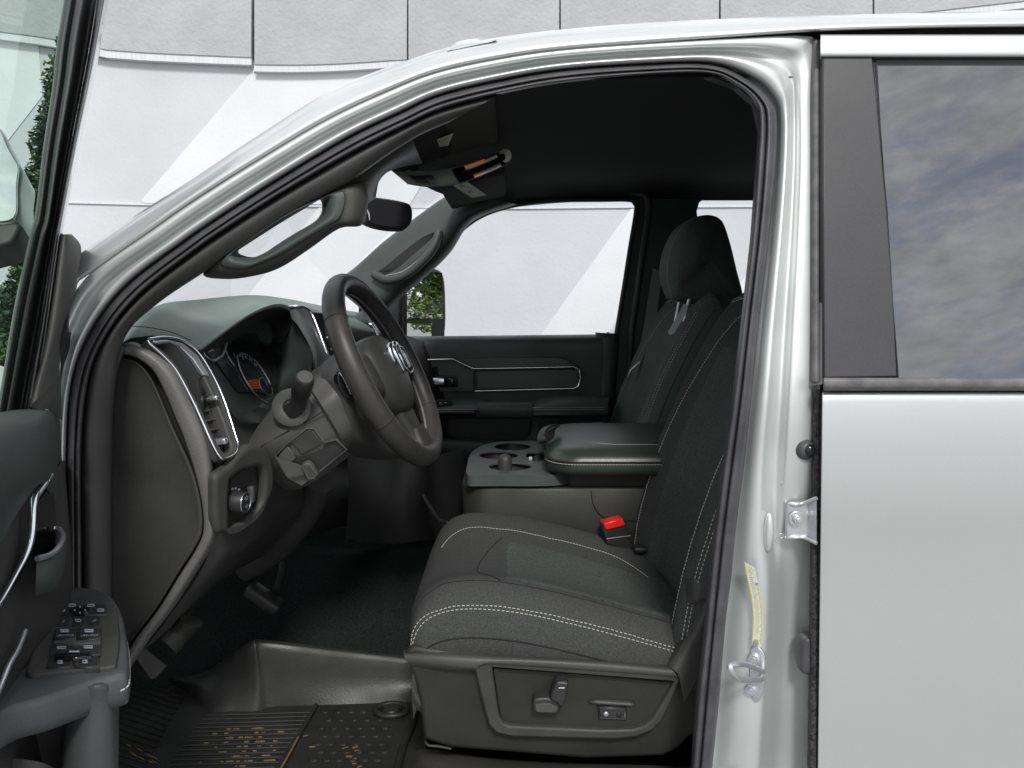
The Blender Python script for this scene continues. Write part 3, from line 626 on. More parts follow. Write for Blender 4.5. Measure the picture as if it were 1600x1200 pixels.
b.build('window_switch', arm)
mb(M['black']).plate([(600, 654), (826, 654), (829, 660), (822, 684), (812, 688), (600, 686)], dp, off=.004, th=.02).build('door_pocket', fd)
b = mb(M['trim_gr']); b.sheet([[(600, 685, 2.50), (700, 685, 2.50), (815, 687, 2.50), (832, 660, 2.50)], [(600, 688, 2.46), (700, 688, 2.46), (822, 691, 2.46), (840, 662, 2.49)], [(600, 711, 2.46), (700, 711, 2.46), (826, 712, 2.46), (855, 690, 2.49)], [(600, 716, 2.5), (700, 716, 2.5), (826, 718, 2.5), (858, 716, 2.52)]], 4, 3); 
b.mat(M['silver']).tube([P(x, 714, 2.47) for x in (600, 680, 760, 830)], .0018, 6); b.build('pocket_lip', fd)
# seat belt and its anchor
b = mb(M['belt']); b.sheet([[(1020, 418, 2.52), (1034, 425, 2.50)], [(1012, 470, 2.52), (1028, 478, 2.5)], [(1000, 540, 2.5), (1022, 520, 2.48)], [(985, 590, 2.47), (1000, 570, 2.45)], [(970, 660, 2.45), (984, 640, 2.43)]], 4, 6)
b.build('seat_belt', truck)
b = mb(M['silver']); b.tube([P(981, 592, 2.44), P(986, 578, 2.43), P(1000, 566, 2.43)], .004, 8); b.build('belt_clip', truck)
# rear of the cab, firewall, floor
b = mb(M['liner']); b.plate([Vector((0, 0, 0))] and [(700, 60), (1500, 60), (1500, 1500), (700, 1500)], Plane(Vector((1.75, 1.2, CZ + .5)), Vector((1.75, 2.7, CZ + .5)), Vector((1.75, 1.2, CZ - 1.2))), th=.02) if False else b.grid([[Vector((1.75, 1.1, CZ + .42)), Vector((1.75, 2.7, CZ + .42))], [Vector((1.75, 1.1, CZ - 1.1)), Vector((1.75, 2.7, CZ - 1.1))]])
b.build('rear_bulkhead', truck)
b = mb(M['carpet'])
FZ = CZ - .86
b.sheet([[Vector((-1.02, y, FZ + .5)), Vector((-.97, y, FZ + .2)), Vector((-.92, y, FZ + .03)), Vector((-.85, y, FZ)), Vector((0, y, FZ)), Vector((.8, y, FZ)), Vector((1.8, y, FZ))] for y in (1.13, 1.3, 1.5)] +
        [[Vector((-1.02, 1.6, FZ + .55)), Vector((-.95, 1.6, FZ + .28)), Vector((-.85, 1.6, FZ + .1)), Vector((-.5, 1.6, FZ + .06)), Vector((0, 1.6, FZ + .12)), Vector((.8, 1.6, FZ + .12)), Vector((1.8, 1.6, FZ + .12))],
         [Vector((-1.02, 1.9, FZ + .6)), Vector((-.9, 1.9, FZ + .34)), Vector((-.7, 1.9, FZ + .22)), Vector((-.3, 1.9, FZ + .2)), Vector((0, 1.9, FZ + .2)), Vector((.8, 1.9, FZ + .2)), Vector((1.8, 1.9, FZ + .2))],
         [Vector((-.75, 2.2, FZ + .6)), Vector((-.66, 2.2, FZ + .3)), Vector((-.5, 2.2, FZ + .12)), Vector((-.3, 2.2, FZ + .1)), Vector((0, 2.2, FZ + .1)), Vector((.8, 2.2, FZ + .1)), Vector((1.8, 2.2, FZ + .1))],
         [Vector((x, 2.7, FZ + z)) for x, z in ((-.75, .6), (-.66, .25), (-.5, .05), (-.3, 0), (0, 0), (.8, 0), (1.8, 0))]], 5, 4)
b.build('carpet_floor', truck)
b = mb(M['black']); b.sheet([[Vector((-1.0, y, FZ + .45)), Vector((-.98, y, CZ - .3)), Vector((-.86, y, CZ - .10))] for y in (1.12, 1.9, 2.7)], 2, 2); b.build('firewall', truck)

# ================================================================= SEATS
def gridf(b, f, nu, nv): b.grid([[f(i / (nu - 1), j / (nv - 1)) for i in range(nu)] for j in range(nv)])
def crv(pts, n=8):
    s_ = spl(pts, n)
    def f(t):
        i = t * (len(s_) - 1); k = min(int(i), len(s_) - 2); return tuple(a + (c - a) * (i - k) for a, c in zip(s_[k], s_[k + 1]))
    return f
cprof = crv([(-.150, -.68), (-.172, -.65), (-.188, -.60), (-.183, -.54), (-.150, -.497), (-.09, -.476), (0, -.480), (.1, -.501), (.2, -.528), (.3, -.558), (.36, -.58)])
# across: (Y, dz, u along width, dx shrink at the front)
cross = crv([(1.188, -.165, .0), (1.178, -.115, .0), (1.176, -.075, 0), (1.186, -.034, .0), (1.205, -.008, 0), (1.24, .004, 0), (1.29, -.006, 0), (1.35, -.022, 0), (1.43, -.026, 0), (1.51, -.022, 0), (1.57, -.008, 0), (1.63, .006, 0), (1.672, -.006, 0), (1.69, -.04, 0), (1.695, -.12, 0)])
def cushion(u, v, lift=0, DY=0, DX=0):            # u front->back, v near->far
    X, z = cprof(u); Y, dz, _ = cross(v)
    w_ = max(0, min(1, (u - .22) / .25)); w_ = w_ * w_ * (3 - 2 * w_)
    fy = abs(Y - 1.43) / .26
    dx = .035 * max(0, fy - .2) ** 2 * (1 - w_)
    if dz < -.03: zz = dz
    else: zz = dz * (.35 + .65 * w_)
    sag = .0022 * mnoise.noise(Vector((X * 11, Y * 9, DY))) + .0012 * mnoise.noise(Vector((X * 40 + Y * 18, Y * 22, DY))) - .006 * math.sin(min(1, max(0, (u - .5) * 2)) * math.pi) * (1 - fy)
    if dz < -.03:
        zt = z + zz
        base = -.66 - .05 * u
        if z < -.52 and u < .3: zt = z + dz * max(0, (z + .7) / .22)
        z = zt
    else: z = z + zz + sag
    return Vector((X + dx + DX, Y + DY, CZ + z)) + Vector((-.2, -.3, 1)).normalized() * lift
def make_seat(DY, DX, fab, fab2, near):
    b = mb(fab)
    rows_ = [[cushion(u / 45, v / 41, 0, DY, DX) for u in range(46)] for v in range(42)]
    b.grid(rows_)
    # insert patch in textured cloth, slightly proud
    b.mat(fab2)
    def ins(u, v): return cushion(.58 + .39 * u, .36 + .31 * v, .0024 if (.0 < u < 1 and 0 < v < 1) else -.0015, DY, DX)
    gridf(b, ins, 18, 16)
    b.mat(M['thread'])
    path = lambda fn, n=60: [fn(i / n) for i in range(n + 1)]
    for dv in (0, .012):
        b.stitch(path(lambda t: cushion(.27 + .66 * t, .205 + dv - .012 * max(0, 1 - t * 5), .0008, DY, DX) if False else cushion(.26 + .66 * t, .222 + dv * (1 + .3 * t) - .02 * max(0, 1 - t * 4) ** 2, .0009, DY, DX)), .0008, .0045, .003)
    b.stitch(path(lambda t: cushion(.40 + .50 * t, .715 - .05 * max(0, 1 - t * 6) ** 2 - .08 * max(0, (t - .8) * 5) ** 2, .0009, DY, DX)), .0008)
    b.mat(M['seam'])
    b.tube(path(lambda t: cushion(.58 - .05 * math.sin(math.pi * t), .345 + .335 * t, .0006, DY, DX)), .0009, 5)
    b.tube(path(lambda t: cushion(.76 - .02 * math.sin(math.pi * t), .36 + .32 * t, .0006, DY, DX)), .0007, 5)
    b.tube(path(lambda t: cushion(.30 + .65 * t, .34 - .03 * max(0, 1 - t * 4), .0004, DY, DX)), .0007, 5)
    b.tube(path(lambda t: cushion(.24 + .73 * t, .142, .0012, DY, DX)), .0013, 5)
    return b
drv = empty('tmp', (0, 0, 0)); bpy.data.objects.remove(drv)
cu = make_seat(0, 0, M['fabric'], M['fabric_in'], True)
seat1 = cu.build('front_seat', truck, label='charcoal cloth driver seat with pale stitching')
cu2 = make_seat(.86, .03, M['fabric_dk'], M['fabric_dk'], False)
seat2 = cu2.build('front_seat', truck, label='charcoal cloth passenger seat behind the console')
# backrest
bprof = crv([(.305, -.64), (.300, -.58), (.308, -.52), (.320, -.455), (.350, -.345), (.392, -.23), (.438, -.13), (.480, -.05), (.515, -.005), (.555, .018), (.590, .018), (.625, .0)])
bcross = crv([(-.245, .15), (-.262, .10), (-.268, .045), (-.262, .005), (-.245, -.02), (-.215, -.028), (-.17, -.010), (-.12, .016), (-.05, .026), (0, .028), (.05, .026), (.12, .016), (.17, -.010), (.215, -.028), (.245, -.02), (.262, .005), (.268, .045), (.262, .10), (.245, .15)])
def backr(u, v, lift=0, DY=0, DX=0):              # u bottom->top, v near->far
    X, z = bprof(u); y, d = bcross(v)
    tp = max(0, (u - .55) / .45); nar = 1 - .22 * tp ** 1.8; flat = 1 - max(0, (u - .78) / .22) ** 2
    X2, z2 = bprof(min(1, u + .02)); X1, z1 = bprof(max(0, u - .02)); t = Vector((X2 - X1, 0, z2 - z1)).normalized(); n = Vector((-t.z, 0, t.x))
    if u > .75: n = n.lerp(Vector((-.9, 0, .43)), (u - .75) * 4 * .6).normalized()
    dd = d if d > .03 else d * flat
    if u > .8: dd = dd * (1 - .55 * (u - .8) / .2 * (1 if d > .03 else 0)); z = z - .035 * (abs(y) / .26) ** 2.5 * (u - .6) / .4
    dd = dd + .002 * mnoise.noise(Vector((z * 12, y * 10, DY + 3))) + .001 * mnoise.noise(Vector((z * 40, y * 24, DY + 3))) if d <= .03 else dd
    return Vector((X + DX, 1.43 + DY + y * nar, CZ + z)) - (n * dd if d <= .03 else n * .03 * flat + Vector((-1, 0, .1)).normalized() * (dd - .03)) + n * lift
def make_back(DY, DX, fab, fab2):
    b = mb(fab); b.grid([[backr(u / 47, v / 54, 0, DY, DX) for u in range(48)] for v in range(55)])
    # closing rear panel
    b.mat(M['trim']); b.grid([[backr(u / 20, 0, 0, DY, DX), backr(u / 20, 1, 0, DY, DX)] for u in range(21)])
    b.mat(fab2); gridf(b, lambda u, v: backr(.1 + .5 * u, .34 + .32 * v, .0026 if (0 < u < 1 and 0 < v < 1) else -.0015, DY, DX), 22, 16)
    b.mat(M['thread']); path = lambda fn, n=70: [fn(i / n) for i in range(n + 1)]
    b.stitch(path(lambda t: backr(.03 + .68 * t, .70 + .03 * math.sin(math.pi * t) - .05 * t, .0009, DY, DX)), .0008)
    b.stitch(path(lambda t: backr(.03 + .68 * t, .30 - .03 * math.sin(math.pi * t) + .05 * t, .0009, DY, DX)), .0008)
    for dv in (0, .014):
        b.stitch(path(lambda t: backr(.02 + .66 * t, .215 - dv, .0009, DY, DX)), .0009, .0045, .003)
        b.stitch(path(lambda t: backr(.02 + .66 * t, .785 + dv, .0009, DY, DX)), .0009, .0045, .003)
    b.stitch(path(lambda t: backr(.70 + .07 * math.sin(math.pi * t), .215 + .57 * t, .0009, DY, DX)), .0008)
    b.stitch(path(lambda t: backr(.70 + .13 * math.sin(math.pi * t) ** .8, .28 + .44 * t, .0009, DY, DX)), .0008)
    b.mat(M['seam']); b.tube(path(lambda t: backr(.02 + .72 * t, .15, .0003, DY, DX)), .0009, 5); b.tube(path(lambda t: backr(.10, .34 + .32 * t, .0006, DY, DX)), .0008, 5)
    return b
make_back(0, 0, M['fabric'], M['fabric_in']).build('backrest', seat1)
make_back(.86, .03, M['fabric_dk'], M['fabric_dk']).build('backrest', seat2)
def headrest(DY, DX, par):
    b = mb(M['fabric_dk']); c = Vector((.585 + DX, 1.43 + DY, CZ + .128))
    sec = crv([(-.062, -.105, .085), (-.078, -.04, .118), (-.072, .03, .126), (-.052, .09, .122), (-.02, .125, .112), (.02, .135, .1), (.05, .118, .09), (.072, .05, .085), (.09, -.03, .085), (.105, -.095, .085), (.095, -.115, .08), (.03, -.120, .08), (-.035, -.118, .08)], 3)
    sec0 = sec; sec = lambda t: (lambda q: (q[0] * 1.28, q[1] * 1.04, q[2] * 1.08))(sec0(t)); ring = [sec(i / 48) for i in range(48)]
    rows_ = []
    for j in range(25):
        s_ = -1 + 2 * j / 24; k = (1 - abs(s_) ** 3.2) ** (1 / 2.6)
        rows_.append([c + Vector((.01 + (x - .01) * (.45 + .55 * k), w_ * s_ * 1.0, (z) * (.5 + .5 * k))) for x, z, w_ in ring])
    for e_ in (0, -1):
        m0_ = sum(rows_[e_], Vector()) / 48; add = [[m0_.lerp(q, f_) + Vector((0, (-.006 if e_ == 0 else .006) * (1 - f_), 0)) for q in rows_[e_]] for f_ in (.6, .01)]
        rows_ = (add[::-1] + rows_) if e_ == 0 else (rows_ + add)
    b.grid(rows_, cu=True)
    b.mat(M['thread'])
    for s_ in (.45, -.45): b.stitch([c + Vector((x * (.45 + .55 * (1 - abs(s_) ** 3.2) ** (1 / 2.6)) - .0014, w_ * s_, z * (.5 + .5 * (1 - abs(s_) ** 3.2) ** (1 / 2.6)))) for x, z, w_ in [sec(i / 60) for i in range(0, 26)]], .0006)
    o = b.build('headrest', par)
    for s_ in (-.06, .06): mb(M['silver']).tube([c + Vector((-.03, s_, -.10)), c + Vector((-.045, s_, -.18))], .006, 10).build('headrest_post', par)
headrest(0, 0, seat1); headrest(.86, -.022, seat2)
# paper tag hanging from the passenger headrest post
b = mb(M['mirror']); b = mb(mat('tag_card', (.55, .62, .60), .5)); b.plate([(1068, 475), (1076, 476), (1072, 490), (1053, 521), (1046, 523), (1044, 518), (1058, 494)], Plane((1070, 476, 2.07), (1076, 476, 2.07), (1048, 520, 2.03)), th=.002, bev=.0005)
tg = b.build('hang_tag', None, label='narrow pale tag hanging from the passenger headrest post', category='tag')
# --- driver seat base shield
sp = YP(1.172)
b = mb(M['base'])
b.plate([(632, 1018), (648, 1010), (700, 1018), (845, 1030), (1043, 1043), (1070, 1000), (1104, 938), (1140, 930), (1140, 1150), (1080, 1150), (1060, 1172), (1037, 1183), (915, 1187), (705, 1170), (662, 1156), (655, 1095), (646, 1060)], sp, off=0, th=.05, bev=.008)
b.mat(M['trim_lt']).sheet([[(630, 1016, 1.20), (680, 1015, 1.19), (740, 1020, 1.185), (845, 1026, 1.185), (960, 1033, 1.185), (1046, 1041, 1.185)], [(631, 1022, 1.17), (680, 1024, 1.158), (740, 1026, 1.154), (845, 1030, 1.153), (960, 1037, 1.153), (1050, 1046, 1.153)], [(634, 1032, 1.165), (690, 1038, 1.153), (742, 1042, 1.148), (775, 1036, 1.148), (960, 1048, 1.148), (1058, 1056, 1.148)], [(640, 1040, 1.172), (700, 1046, 1.160), (744, 1047, 1.155), (780, 1041, 1.155), (960, 1052, 1.155), (1058, 1062, 1.158)]], 5, 3)
b.mat(M['trim'])
fro = [(742, 1044), (764, 1033), (770, 1033), (1058, 1056), (1062, 1062), (1052, 1090), (1036, 1125), (1020, 1142), (996, 1152), (960, 1156), (800, 1152), (775, 1146), (763, 1132), (752, 1090)]
fri = [(769, 1043), (1053, 1065), (1046, 1080), (1021, 1122), (1008, 1134), (990, 1140), (940, 1141), (797, 1135), (785, 1130), (779, 1118)]
b.plate(fro, sp, off=.020, th=.025, bev=.004, holes=[fri])
b.mat(M['trim_lt']).sheet([[(1043, 1043, 1.165), (1068, 1003, 1.165), (1102, 940, 1.165), (1130, 925, 1.165)], [(1052, 1046, 1.150), (1074, 1010, 1.150), (1104, 952, 1.150), (1130, 940, 1.15)], [(1062, 1060, 1.150), (1082, 1020, 1.150), (1108, 975, 1.150), (1130, 960, 1.15)], [(1068, 1100, 1.16), (1090, 1060, 1.16), (1112, 1010, 1.16), (1130, 1000, 1.16)]], 4, 3)
sb = b.build('seat_base', seat1)
b = mb(M['black']); b.plate(fri, sp, off=.004, th=.004); b.mat(M['base']).plate([lerp2((910, 1092), q, .985) for q in fri], sp, off=.010, th=.008, bev=.002)
b.mat(M['seam']).tube([sp.at(x, y, .0125) for x, y in ((778, 1048), (900, 1057), (1044, 1068))], .0008, 5); b.build('switch_panel', seat1)
b = mb(M['black']); b.plate(spl([(833, 1097), (838, 1092), (858, 1091), (874, 1099), (873, 1114), (866, 1117), (838, 1115), (833, 1108)], 3, True), sp, off=.032, th=.022, bev=.004)
b.mat(M['trim_lt']).plate([(836, 1100), (858, 1099), (871, 1105), (870, 1112), (862, 1114), (838, 1113)], sp, off=.0335, th=.003, bev=.0012)
b.mat(M['black']).plate(spl([(860, 1092), (868, 1070), (873, 1066), (884, 1066), (888, 1070), (885, 1090), (879, 1106), (870, 1100)], 3, True), sp, off=.038, th=.026, bev=.004)
b.mat(M['silver']).tube([sp.at(873, 1075, .039), sp.at(882, 1075, .039)], .0009, 5); b.build('adjuster_lever', seat1)
b = mb(M['gloss']); b.plate([(934, 1103), (979, 1105), (979, 1126), (936, 1124)], sp, off=.014, th=.01, bev=.002)
b.mat(M['trim_lt']).plate([(920, 1097), (940, 1096), (985, 1099), (992, 1101), (986, 1105), (935, 1102)], sp, off=.017, th=.01, bev=.003)
b.mat(M['black']).plate([(937, 1105), (976, 1107), (975, 1124), (938, 1122)], sp, off=.021, th=.012, bev=.003)
b.mat(M['silver']).ell(sp.at(947, 1116, .021), (.0045, .002, .0045)); b.mat(M['gloss']).ell(sp.at(967, 1117, .021), (.0045, .002, .0045)); b.build('lumbar_switch', seat1)
b = mb(M['trim']); b.sheet([[(1067, 905, 1.21), (1085, 905, 1.18), (1130, 903, 1.18)], [(1068, 925, 1.2), (1086, 928, 1.172), (1130, 925, 1.172)], [(1072, 950, 1.2), (1084, 948, 1.18), (1130, 930, 1.175)], [(1080, 955, 1.26), (1090, 950, 1.26), (1130, 940, 1.26)]], 4, 3); b.build('recliner_cover', seat1)
# buckle
b = mb(M['black']); q = Plane((945, 815, 1.60), (980, 820, 1.61), (950, 860, 1.60))
b.plate([(943, 820), (975, 812), (984, 840), (990, 862), (966, 860), (948, 850)], q, off=.0, th=.03, bev=.005)
b.mat(M['silver']).tube([q.at(948, 842, .001), q.at(985, 837, .001)], .0012, 5)
bk = b.build('seat_buckle', truck); b = mb(M['red']); b.plate([(944, 818), (973, 810), (978, 821), (947, 829)], q, off=.004, th=.03, bev=.004); b.build('release_button', bk)
mb(M['black']).box(P(1000, 857, 1.60), (.03, .03, .012), bev=.004).build('buckle_anchor', bk)

# ================================================================= CENTRE CONSOLE
def rloop(x0, x1, y0, y1, z, r=.04, n=6):
    o = []
    for cx, cy, a0 in ((x1 - r, y1 - r, 0), (x0 + r, y1 - r, 90), (x0 + r, y0 + r, 180), (x1 - r, y0 + r, 270)):
        for i in range(n + 1): a = R(a0 + 90 * i / n); o.append(Vector((cx + r * math.cos(a), cy + r * math.sin(a), CZ + z)))
    return o
b = mb(M['base'])
b.grid([rloop(.10, .62, 1.665, 2.04, -.43, .05), rloop(.10, .62, 1.665, 2.04, -.36, .05)], cu=True)
b.grid([rloop(-.100, .62, 1.655, 2.06, -.66, .05), rloop(-.115, .62, 1.65, 2.06, -.55, .06), rloop(-.118, .62, 1.648, 2.06, -.42, .07), rloop(-.116, .62, 1.652, 2.06, -.415, .07), rloop(-.108, .615, 1.66, 2.05, -.413, .065)], cu=True)
b.mat(M['seam']); b.tube([Vector((x, 1.6475, CZ + z)) for x, z in spl([(.18, -.42), (.185, -.45), (.20, -.475), (.23, -.488), (.3, -.49), (.6, -.49)], 6)], .0012, 5)
con = b.build('centre_console', truck)
tz = ZP(-.385); b = mb(M['trim_gr'])
def ellp(cx, cy, rx, ry, n=28): return [(cx + rx * math.cos(6.2832 * i / n), cy + ry * math.sin(6.2832 * i / n)) for i in range(n)]
tray = spl([(729, 741), (730, 722), (735, 708), (750, 697), (775, 690.5), (815, 689), (852, 689), (920, 690), (920, 735), (900, 735), (880, 741), (840, 743), (790, 743), (750, 743)], 4, True)
cups = [ellp(801, 697.5, 28, 5.6), ellp(779, 711, 30, 5.8), ellp(797, 728.5, 33, 6.2)]
slot = [(824, 707), (850, 706), (850, 719), (834, 719), (822, 713)]
b.plate(tray, tz, off=0, th=.004, bev=.003, holes=cups + [slot])
b.mat(M['trim_gr']).grid([[tz.at(x, y) - Vector((0, 0, .0) if k == 0 else (0, 0, .024)) + Vector((0, -.003 * k, 0)) for x, y in tray] for k in (0, 1)], cu=True, flip=True)
tr = b.build('cup_tray', con)
b = mb(M['black'])
for c_ in cups + [slot]:
    top_ = [tz.at(x, y, -.002) for x, y in c_]; m_ = sum(top_, Vector()) / len(top_)
    b.grid([[m_ + (q - m_) * 1.0 for q in top_], [m_ + (q - m_) * .9 - Vector((0, 0, .06)) for q in top_], [m_ - Vector((0, 0, .06)) for q in top_]], cu=True)
b.build('cup_well', con)
b = mb(M['trim'])
c0 = PZ(789, 735, -.39); b.tube([c0 + Vector((0, .02, dz)) for dz in (-.05, -.02, 0, .02, .032, .036)], [.018, .018, .017, .017, .012, .002], 16); b.build('cup_divider', con)
b = mb(M['silver']); b.cyl(PZ(829, 716, -.384), PZ(829, 716, -.381), .0045, k=16); b.build('power_socket', con)
# padded lid
b = mb(M['lid'])
LX0, LX1, LY0, LY1 = .078, .66, 1.612, 2.05
def ll(inx, iny, z, r): return rloop(LX0 + inx, LX1, LY0 + iny, LY1 - iny, z, r, 8)
b.grid([ll(.02, .02, -.382, .06), ll(.004, .004, -.378, .07), ll(0, 0, -.366, .07), ll(.001, .001, -.352, .07), ll(.006, .005, -.340, .07), ll(.02, .018, -.329, .07), ll(.05, .045, -.322, .06), ll(.09, .08, -.318, .05)], cu=True)
tp_ = ll(.09, .08, -.318, .05); m_ = sum(tp_, Vector()) / len(tp_)
b.grid([tp_, [m_.lerp(q, .5) + Vector((0, 0, .003)) for q in tp_], [m_.lerp(q, .01) + Vector((0, 0, .004)) for q in tp_]], cu=True)
lp1 = ll(-.001, -.001, -.350, .07); lp1 = lp1[9:36] if False else lp1
b.mat(M['thread']); seg_ = ll(-.0005, -.0008, -.3525, .07)[18:]; b.stitch(seg_[:] , .0009)
seg_ = rloop(LX0 + .10, LX1, LY0 + .062, LY1 - .06, -.3185, .07, 8); b.stitch(seg_[9:36], .0008)
b.mat(M['seam']); b.tube(ll(-.0005, -.0008, -.347, .07)[9:36], .0012, 5)
lid = b.build('armrest_lid', con)
b = mb(M['black']); b.plate(spl([(853, 672), (862, 663), (876, 664), (868, 672), (866, 684), (856, 690), (851, 684)], 3, True), Plane((853, 672, 1.76), (872, 664, 1.84), (854, 688, 1.74)), off=.004, th=.02, bev=.002)
b.mat(M['trim_lt']).tube([P(856, 674, 1.75), P(866, 667, 1.78), P(872, 667, 1.8)], .0012, 5); b.build('lid_latch', con)

# ================================================================= DASHBOARD
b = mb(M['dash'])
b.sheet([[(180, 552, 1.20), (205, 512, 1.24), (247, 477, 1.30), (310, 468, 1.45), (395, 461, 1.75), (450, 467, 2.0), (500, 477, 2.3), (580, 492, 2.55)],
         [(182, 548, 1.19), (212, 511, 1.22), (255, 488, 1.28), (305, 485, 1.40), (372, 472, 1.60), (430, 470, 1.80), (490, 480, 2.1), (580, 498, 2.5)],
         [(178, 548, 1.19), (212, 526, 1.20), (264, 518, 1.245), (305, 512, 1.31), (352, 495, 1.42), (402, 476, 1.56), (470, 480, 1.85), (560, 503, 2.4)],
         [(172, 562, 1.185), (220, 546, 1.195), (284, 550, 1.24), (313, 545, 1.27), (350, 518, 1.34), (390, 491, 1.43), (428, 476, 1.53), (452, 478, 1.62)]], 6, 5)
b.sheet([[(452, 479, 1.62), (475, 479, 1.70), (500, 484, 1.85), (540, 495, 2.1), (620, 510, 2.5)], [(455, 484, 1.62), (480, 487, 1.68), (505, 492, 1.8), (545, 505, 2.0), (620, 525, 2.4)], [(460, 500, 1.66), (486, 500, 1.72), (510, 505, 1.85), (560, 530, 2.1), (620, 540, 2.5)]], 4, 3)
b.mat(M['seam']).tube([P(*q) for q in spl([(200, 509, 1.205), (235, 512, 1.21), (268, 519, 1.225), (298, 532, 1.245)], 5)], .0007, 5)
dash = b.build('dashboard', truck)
b = mb(M['black'])
lipo = [(313, 546, 1.27), (350, 518.5, 1.34), (390, 491.5, 1.43), (425, 477, 1.52), (448, 478, 1.60), (456, 489, 1.63), (453, 507, 1.64), (444, 524, 1.65)]
b.sheet([[(x, y - 1, Y) for x, y, Y in lipo], [(x - 1, y + 4, Y - .008) for x, y, Y in lipo], [(x - 4, y + 10, Y) for x, y, Y in lipo], [(332, 560, 1.36), (352, 540, 1.42), (385, 520, 1.48), (405, 505, 1.55), (418, 505, 1.62), (425, 515, 1.66), (425, 530, 1.68), (422, 545, 1.70)]], 5, 4)
b.build('cluster_hood', dash)
# instrument cluster
cp = Plane((332, 585, 1.30), (432, 560, 1.68), (375, 645, 1.32))
b = mb(M['black']); b.plate([(318, 556), (340, 528), (380, 500), (425, 490), (440, 520), (448, 560), (446, 590), (425, 622), (372, 655), (346, 628)], cp, off=0, th=.02); clu = b.build('instrument_cluster', dash)
b = mb(M['gloss']); b.plate([(335, 560), (357, 522), (400, 520), (424, 560), (432, 600), (420, 614), (372, 612)], cp, off=.003, th=.002); b.build('cluster_lens', clu)
b = mb(M['silver']); b.tube([cp.at(x, y, .012) for x, y in ((356, 519), (352, 543), (347, 556), (334, 564), (331, 562))], .0028, 8); b.tube([cp.at(x, y, .012) for x, y in ((356, 519), (335, 536), (317, 549), (321, 556), (331, 563))], .0014, 6); b.build('cluster_frame', clu)
b = mb(M['black']); b.plate([(320, 548), (354, 522), (350, 543), (345, 554), (333, 561)], cp, off=.008, th=.004); b.mat(M['paper']); b.plate([(323, 545), (331, 543), (334, 548), (327, 549)], cp, off=.0095, th=.001); b.build('warning_panel', clu)
def ring3(c, r, a0, a1, rad, m_, par, name, n=24, off=.006):
    U = Vector((0, 1, 0)) - cp.n * cp.n.y; U.normalize(); V = cp.n.cross(U); V = V if V.z > 0 else -V
    b = mb(m_); b.tube([c + cp.n * off + U * r * math.cos(R(a0 + (a1 - a0) * i / n)) + V * r * math.sin(R(a0 + (a1 - a0) * i / n)) for i in range(n + 1)], rad, 6); return b, U, V
c = cp.at(396, 592)
b, U, V = ring3(c, .058, 200, 60, .0018, M['silver'], clu, 'gauge_ring') if False else ring3(c, .060, 120, 250, .0016, M['silver'], clu, '')
b.tube([c + cp.n * .006 + U * .060 * math.cos(R(a)) + V * .060 * math.sin(R(a)) for a in range(-20, 45, 5)], .0014, 6)
c2_ = cp.at(364, 560); b.tube([c2_ + cp.n * .006 + U * .034 * math.cos(R(a)) + V * .034 * math.sin(R(a)) for a in list(range(60, 215, 8))], .0011, 6)
c3_ = cp.at(410, 607); b.tube([c3_ + cp.n * .008 + U * .03 * math.cos(R(a)) + V * .02 * math.sin(R(a)) for a in range(0, 360, 20)], .0011, 6)
b.build('gauge_ring', clu)
for t_, a in (('60', 100), ('80', 78), ('100', 55), ('120', 32)):
    b = mb(M['white']); text_mesh(t_, .0105, c + cp.n * .006 + U * .043 * math.cos(R(a)) + V * .043 * math.sin(R(a)), U, V, b); b.build('gauge_numeral', clu)
b = mb(M['white']); text_mesh('F', .012, c2_ + cp.n * .006, U, V, b); b.build('gauge_numeral', clu)
b = mb(M['white'])
for i in range(14):
    a = R(110 - i * 9); b.tube([c + cp.n * .006 + (U * math.cos(a) + V * math.sin(a)) * r for r in (.052, .057)], .0006, 4)
b.build('gauge_ticks', clu)
b = mb(M['redlamp'])
for i in range(4): 
    b.plate([(388 + i * 1.3, 594 + i * 3.6), (402 + i * 1.3, 593 + i * 3.6), (402.5 + i * 1.3, 595.6 + i * 3.6), (388.6 + i * 1.3, 596.6 + i * 3.6)], cp, off=.0055, th=.001)
b.build('gauge_display', clu)
# right inner cheek of the binnacle and centre stack bezel
b = mb(M['trim_gr']); b.sheet([[(440, 530, 1.66), (452, 510, 1.64), (462, 508, 1.62)], [(442, 560, 1.66), (462, 540, 1.62), (476, 528, 1.58)], [(440, 590, 1.62), (466, 580, 1.58), (487, 553, 1.54)], [(436, 612, 1.56), (458, 606, 1.5), (486, 582, 1.48)]], 5, 5)
b.sheet([[(424, 535, 1.70), (440, 530, 1.66)], [(428, 560, 1.70), (442, 560, 1.66)], [(430, 590, 1.66), (440, 590, 1.62)], [(428, 615, 1.6), (436, 612, 1.56)]], 4, 3); b.build('binnacle_cheek', dash)
b = mb(M['trim_gr']); b.sheet([[(452, 481, 1.60), (462, 480, 1.60), (474, 483, 1.62), (484, 489, 1.64)], [(456, 497, 1.585), (468, 495, 1.585), (480, 498, 1.6), (492, 504, 1.63)], [(468, 512, 1.565), (480, 514, 1.57), (492, 520, 1.58), (501, 526, 1.62)], [(488, 552, 1.545), (496, 550, 1.55), (505, 550, 1.57), (510, 548, 1.6)], [(484, 582, 1.53), (494, 576, 1.53), (508, 566, 1.55), (520, 560, 1.58)]], 4, 5); 
b.build('centre_bezel', dash)
b = mb(M['chrome']); b.tube([P(*q) for q in spl([(452, 479.5, 1.595), (464, 478.5, 1.597), (476, 481, 1.61), (487, 490, 1.62), (496, 511, 1.61), (504, 533, 1.60), (513, 558, 1.59)], 6)], .0034, 8); b.build('chrome_strip', dash)
